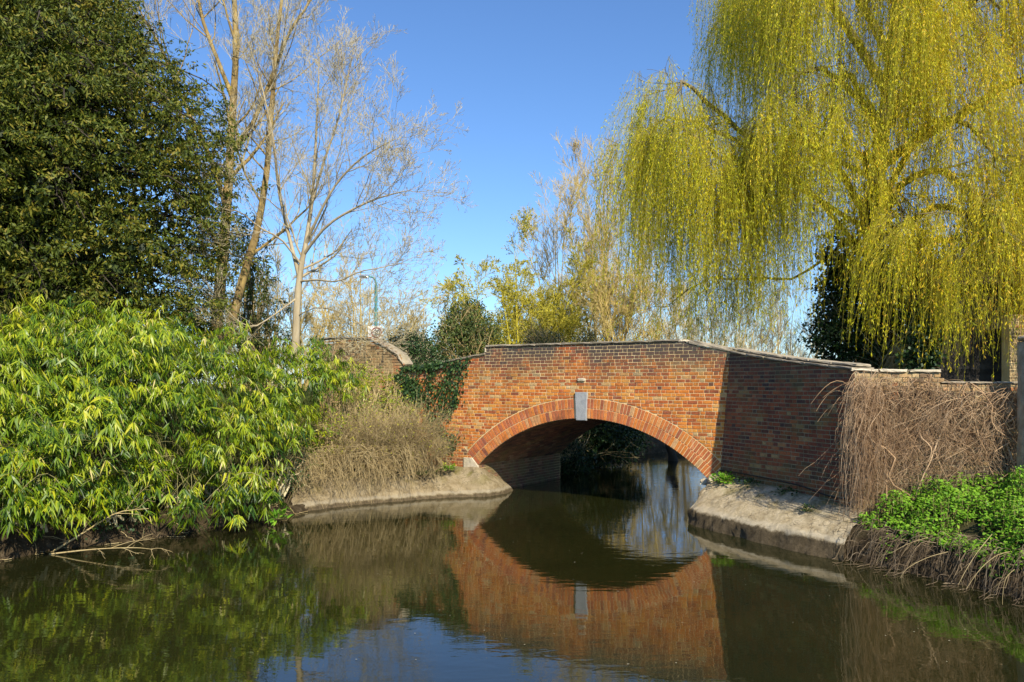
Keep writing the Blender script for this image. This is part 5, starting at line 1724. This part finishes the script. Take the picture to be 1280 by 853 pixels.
main = vlines(26, -.05, 3.0, vr, thick=(.009, .02), spread=.4)
main[0][..., 0] = np.maximum(main[0][..., 0], 5.62)
for i in range(len(main[0])):
    b_ = Acc(); tubes(b_, main[0][i], main[1][i], 6, vr.uniform(.2, .9)); b_.build('stem', M['vine'], vine, smooth=True)
for (n_, s0, s1, kw) in ((215, -.1, 3.2, dict(spread=.4)), (200, .9, 3.2, dict(zlo=1.5, spread=.55)), (170, -.12, .9, dict(zlo=.5, spread=.22)), (70, -.1, .3, dict(zlo=.35, spread=.1))):
    P, R = vlines(n_, s0, s1, vr, **kw)
    tubes(a, P, R, 3, vr.random(len(P)))
    P2, R2 = grow(P, R, 7, .02, 1, 20, 85, .15, .55, 5, up=-.25, noise=.33, absolute=True, rr=.7, rmin=.0018, r=vr)
    
    okv = P2[..., 0].min(1) > 5.45; P2, R2 = P2[okv], R2[okv]
    tubes(a, P2, R2, 3, vr.random(len(P2)))
# mats that curl over the top of the wall
n_ = 420
s = vr.uniform(-.1, 3.2, n_); g_ = np.array(GM); f = np.linspace(0, 1, 8)[None]
ztop = np.where(s < 1.3, 2.9, 2.72)[:, None]
S = s[:, None] + vr.normal(0, .35, (n_, 1)) * f; Y = -.05 - vr.uniform(.05, .3, (n_, 1)) * np.sin(f * 2.4); Z = ztop - .12 - vr.uniform(0, .5, (n_, 1)) + vr.uniform(.02, .2, (n_, 1)) * np.sin(f * 3.1) - .25 * f ** 2
Pm = (np.stack([S, Y, Z, np.ones_like(S)], -1) @ g_.T)[..., :3]
tubes(a, Pm, vr.uniform(.002, .005, (n_, 1)) * np.ones((1, 8)), 3, vr.random(n_))
# the bunch hanging over the end of the wing wall
n_ = 120
cx = np.array([5.62, 13.74]); 
P0 = np.stack([cx[0] + vr.uniform(-.12, .35, n_), cx[1] - vr.uniform(-.02, .12, n_) - .1, vr.uniform(2.3, 2.95, n_)], -1)
lnv = vr.uniform(.5, 2.1, n_); f = np.linspace(0, 1, 10)[None]
X = P0[:, 0:1] - (vr.uniform(.0, .32, (n_, 1))) * np.sin(f * 2.2) * 1.0 + vr.normal(0, .05, (n_, 1)) * np.sin(f * 9) + vr.normal(0, .01, (n_, 10))
Y = P0[:, 1:2] - .06 - vr.uniform(0, .22, (n_, 1)) * np.sin(f * 2.5)
Z = np.maximum(P0[:, 2:3] + .12 * np.sin(f * 3) - lnv[:, None] * 1.15 * f, .28)
Pw = np.stack([X, Y, Z], -1); tubes(a, Pw, vr.uniform(.002, .0065, (n_, 1)) * np.ones((1, 10)), 3, vr.random(n_))
P2, R2 = grow(Pw, np.full((n_, 10), .003), 7, .02, 1, 20, 80, .15, .4, 5, up=-.35, noise=.33, absolute=True, rr=.7, rmin=.0018, r=vr)
okv = P2[..., 0].min(1) > 5.25; P2, R2 = P2[okv], R2[okv]
tubes(a, P2, R2, 3, vr.random(len(P2)))
a.build('tangle', M['vine'], vine, kind='stuff')

# ------------------------------------------------------------------ right bank: nettles, hanging roots, dry stalks
nr_ = np.random.default_rng(951)
def bank_y(x): return np.interp(x, [5.1, 5.8, 6.4, 7.2], [12.95, 11.6, 10.3, 7.0])
k = 44000
x = nr_.uniform(5.5, 9.2, k); y = nr_.uniform(8.5, 13.75, k)
D = dist_poly(x, y, river); ok = ~in_poly(x, y, river) & (y < 13.75 - (x - 5.6) * .235) & (D > .22 + .25 * wavy(x, y, 6, 21))
cl = wavy(x, y, 4.5, 9) + .5 * wavy(x, y, 12, 10)
ok &= (cl > -.45) & ((x > 5.8) | (nr_.random(k) < .35))
x, y, D, cl = x[ok], y[ok], D[ok], cl[ok]
z = ground(x, y)
hgt = .05 + .36 * np.clip(D * .9, .1, .75) * np.clip(.7 + 1.0 * cl + .5 * wavy(x, y, 15, 31), .1, 1.6)
f_ = nr_.random(len(x)) ** .6
p = np.stack([x, y, z + hgt * f_], -1)
m = len(p)
a = Acc()
leaves(a, p, unit(rdir(m, nr_) * [1, 1, .3] + [0, 0, -.1]), unit(np.array([0, -.25, 1.0]) + rdir(m, nr_) * .5), nr_.uniform(.03, .075, m), nr_.uniform(.02, .045, m), np.clip(.2 + .65 * f_ + nr_.normal(0, .15, m), 0, 1), bend=.2)
P = np.stack([np.stack([x[::6], y[::6], z[::6]], -1), p[::6]], 1)
tag(a.build('nettle_patch', M['nettle']), 'bright green nettles and cleavers covering the right bank below the vines', 'plants', kind='stuff')
a = Acc(); tubes(a, P, np.full(P.shape[:2], .003), 3)
tag(a.build('nettle_stems', M['cane']), 'thin green stems of the nettles on the right bank', 'plants', kind='stuff')
a = Acc()
n_ = 380
ye = nr_.uniform(7.5, 13.1, n_); xe = np.interp(ye, [7.0, 10.3, 11.6, 12.95], [7.2, 6.4, 5.8, 5.1]) + nr_.uniform(.05, .5, n_)
ze = ground(xe, ye) + nr_.uniform(.0, .22, n_)
ln = nr_.uniform(.25, .9, n_); f = np.linspace(0, 1, 7)[None]
out = nr_.uniform(.05, .5, n_)[:, None]
X = xe[:, None] - out * f ** .8 + nr_.normal(0, .015, (n_, 7)); Y = ye[:, None] - out * .4 * f + nr_.normal(0, .2, (n_, 1)) * f
Z = ze[:, None] + .12 * np.sin(f * 2.6) - ln[:, None] * f ** 1.8
P = np.stack([X, Y, np.maximum(Z, .02)], -1)
tubes(a, P, nr_.uniform(.002, .005, (n_, 1)) * np.ones((1, 7)), 3, nr_.random(n_))
P2, R2 = grow(P[::2], np.full((len(P[::2]), 7), .003), 3, .2, 1, 20, 60, .1, .3, 4, up=-.4, noise=.2, absolute=True, rmin=.002, r=nr_)
P2[..., 2] = np.maximum(P2[..., 2], .02)
tubes(a, P2, R2, 3, nr_.random(len(P2)))
tag(a.build('hanging_roots', M['root']), 'dead stalks and roots hanging from the right bank down to the water', 'roots', kind='stuff')
for i, (lab, pts, r0) in enumerate((
        ('long pale arching stalk leaning out from the right bank towards the ledge', [(1185, 690, 11.2), (1160, 697, 11.1), (1135, 710, 11.0), (1125, 723, 11.0)], .007),
        ('pale stalk bending down to the water at the far right of the bank', [(1262, 690, 10.6), (1245, 695, 10.5), (1225, 712, 10.4), (1208, 736, 10.35)], .009),
        ('straight pale stalk sloping across the nettles towards the water', [(1240, 668, 10.9), (1222, 690, 10.7), (1208, 712, 10.5), (1198, 731, 10.4)], .008),
        ('thin stalk curving over the bank just right of the stone ledge', [(1160, 672, 11.8), (1135, 680, 11.7), (1112, 692, 11.7), (1096, 694, 11.8)], .006),
        ('stalk dropping straight into the water at the right edge of the picture', [(1268, 712, 10.2), (1258, 722, 10.1), (1254, 738, 10.05), (1253, 756, 10.0)], .007))):
    P = resample([at(*q) for q in pts], 12)[None]; r0 *= .62
    a = Acc(); tubes(a, P, np.linspace(r0, r0 * .45, 12)[None], 5, .8)
    P2, R2 = grow(P, np.full((1, 12), r0 * .7), 4, .2, .9, 20, 45, .15, .35, 6, up=-.3, r=nr_, absolute=True)
    tubes(a, P2, R2, 4, .8)
    tag(a.build('dry_stalk', M['shrub_twig'], smooth=True), lab, 'stalk', 'dry stalks on the right bank')

# clods and litter on the left bank
a = Acc(); cr = np.random.default_rng(66); n_ = 1500
x = cr.uniform(-8.6, -5.0, n_); y = cr.uniform(11.5, 16.5, n_); D = dist_poly(x, y, river); ok = ~in_poly(x, y, river) & (D < .9)
x, y = x[ok], y[ok]; z = ground(x, y); n_ = len(x)
sz = cr.uniform(.015, .055, n_)
oct_ = np.array([[1, 0, 0], [0, 1, 0], [-1, 0, 0], [0, -1, 0], [0, 0, 1], [0, 0, -1]], float)
V = np.stack([x, y, z + .01], -1)[:, None] + (oct_[None] + cr.normal(0, .25, (n_, 6, 3))) * sz[:, None, None]
Fo = np.array([[0, 1, 4], [1, 2, 4], [2, 3, 4], [3, 0, 4], [1, 0, 5], [2, 1, 5], [3, 2, 5], [0, 3, 5]])
a.add(V.reshape(-1, 3), (Fo[None] + np.arange(n_)[:, None, None] * 6).reshape(-1, 3), .5)
tag(a.build('soil_clods', M['soil']), 'crumbling earth clods on the left bank below the bamboo', 'earth', kind='stuff')
a = Acc(); n_ = 1100
x = cr.uniform(-8.6, -4.4, n_); y = cr.uniform(11.5, 18, n_); D = dist_poly(x, y, river); ok = ~in_poly(x, y, river) & (D < .8)
x, y = x[ok], y[ok]; z = ground(x, y); n_ = len(x)
d = rdir(n_, cr); d[:, 2] = cr.uniform(-.6, .7, n_); d[:, 1] -= .3; d = unit(d)
f = np.linspace(0, 1, 5)[None, :, None]
P = np.stack([x, y, z], -1)[:, None] + d[:, None] * f * cr.uniform(.08, .4, (n_, 1, 1)) + cr.normal(0, .012, (n_, 5, 3))
P[..., 2] = np.maximum(P[..., 2], .015)
tubes(a, P, cr.uniform(.002, .006, (n_, 1)) * np.ones((1, 5)), 3, cr.random(n_))
tag(a.build('bank_litter', M['dead_twig']), 'dead roots and twigs littering the left water edge', 'twigs', kind='stuff')

# floating scraps
a = Acc(); n_ = 150
x = cr.uniform(-2.5, 5, n_); y = cr.uniform(8, 19, n_)
ok = in_poly(x, y, river) & (dist_poly(x, y, river) > .8); x, y = x[ok], y[ok]; n_ = len(x)
leaves(a, np.stack([x, y, np.full(n_, .006)], -1), unit(np.stack([cr.normal(size=n_), cr.normal(size=n_), np.zeros(n_)], -1)), np.tile([0, 0, 1.0], (n_, 1)), cr.uniform(.01, .04, n_) * cr.uniform(.5, 1, n_), cr.uniform(.008, .02, n_), np.full(n_, .5), fine=False)
tag(a.build('floating_specks', M['petal']), 'tiny pale specks floating on the river', 'debris', kind='stuff')

# ------------------------------------------------------------------ road sign and street lamp
sg = at(469, 416, 27.5)
sign = thing('road_sign', 'square white road sign with the number 30 in a dark red ring', 'sign', (sg[0], sg[1], 2.4), math.radians(4))
RM = W['road_sign']; hz = sg[2] - 2.4
a = Acc(); tubes(a, np.array([(RM @ Vector((.02, .05, z)))[:] for z in (0, 1, hz + .2)]), np.full(3, .035), 8)
a.build('pole', M['metal'], sign, smooth=True)
a = Acc(); rough_box(a, (-.155, -.012, hz - .22), (.25, .012, hz + .22), RM, (2, 1, 2), 0, seed=1, bev=0)
plate = a.build('plate', M['white'], sign)
def disc(acc, cx_, cz_, r0, r1, y, n=32):
    V = []
    for i in range(n):
        t = 2 * math.pi * i / n
        for rr_ in (r0, r1):
            for yy in (y, y + .004): V.append((RM @ Vector((cx_ + rr_ * math.cos(t), yy, cz_ + rr_ * math.sin(t))))[:])
    Fc = []
    for i in range(n):
        j = (i + 1) % n; b0, b1 = i * 4, j * 4
        Fc += [[b0, b0 + 2, b1 + 2, b1], [b0 + 1, b1 + 1, b1 + 3, b0 + 3], [b0 + 2, b0 + 3, b1 + 3, b1 + 2], [b0, b1, b1 + 1, b0 + 1]]
    acc.add(V, Fc)
a = Acc(); disc(a, .045, hz, .135, .175, -.020)
a.build('ring', M['sign_red'], plate)
def seg(acc, x0, z0, x1, z1, w=.022):
    dx_, dz_ = x1 - x0, z1 - z0; L = math.hypot(dx_, dz_); t = math.atan2(dz_, dx_)
    box(acc, (-w / 2, -.021, -w / 2), (L + w / 2, -.015, w / 2), .5, RM @ Matrix.Translation((x0, 0, z0)) @ Matrix.Rotation(-t, 4, 'Y'))
a = Acc()
pt = lambda pl, ox: [seg(a, ox + p[0], hz + p[1], ox + q[0], hz + q[1]) for p, q in zip(pl, pl[1:])]
pt([(-.075, .065), (-.045, .085), (-.01, .075), (.0, .045), (-.015, .012), (-.04, .005)], .045)
pt([(-.04, -.0), (-.008, -.015), (.002, -.05), (-.015, -.08), (-.05, -.085), (-.078, -.06)], .045)
pt([(.05, .085), (.03, .05), (.027, 0), (.03, -.05), (.05, -.085), (.075, -.085), (.093, -.05), (.097, 0), (.093, .05), (.075, .085), (.05, .085)], .045)
a.build('number', M['sign_black'], plate)
a = Acc(); rough_box(a, (-.235, -.03, hz - .2), (-.165, .0, hz + .21), RM, (1, 1, 3), 0, seed=1, bev=0)
a.build('side_plate', M['white'], sign, label='narrow pale edge strip left of the plate')
a = Acc(); tubes(a, np.array([(RM @ Vector((-.24, .02, hz + .02)))[:], (RM @ Vector((.25, .02, hz + .02)))[:]]), np.full(2, .015), 6)
a.build('bracket', M['metal'], sign)

lp = at(470, 400, 31)
lamp = thing('street_lamp', 'slim teal street lamp column behind the bare branches above the road sign', 'lamp', (lp[0], lp[1], 2.4))
a = Acc(); ztop_ = at(470, 356, 31)[2]
base_ = np.array([lp[0], lp[1], 2.4])
tubes(a, np.array([base_, base_ + [0, 0, 1.0], base_ + [0, 0, 1.02], [lp[0], lp[1], ztop_]]), np.array([.09, .09, .065, .055]), 10)
a.build('column', M['teal'], lamp, smooth=True)
a = Acc(); T_ = np.array([lp[0], lp[1], ztop_])
tubes(a, resample([T_, T_ + [-.02, 0, .15], T_ + [-.12, -.03, .27], T_ + [-.3, -.06, .3]], 9), np.full(9, .035), 8)
a.build('arm', M['teal'], lamp, smooth=True)
a = Acc(); rough_box(a, (-.62, -.13, .24), (-.26, .05, .34), Matrix.Translation(T_), (4, 2, 2), 0, seed=2, bev=.03)
a.build('lamp_head', M['metal'], lamp)
a = Acc(); rough_box(a, (-.58, -.11, .215), (-.32, .03, .238), Matrix.Translation(T_), (3, 2, 1), 0, seed=2, bev=.01)
a.build('lens', M['white'], lamp)
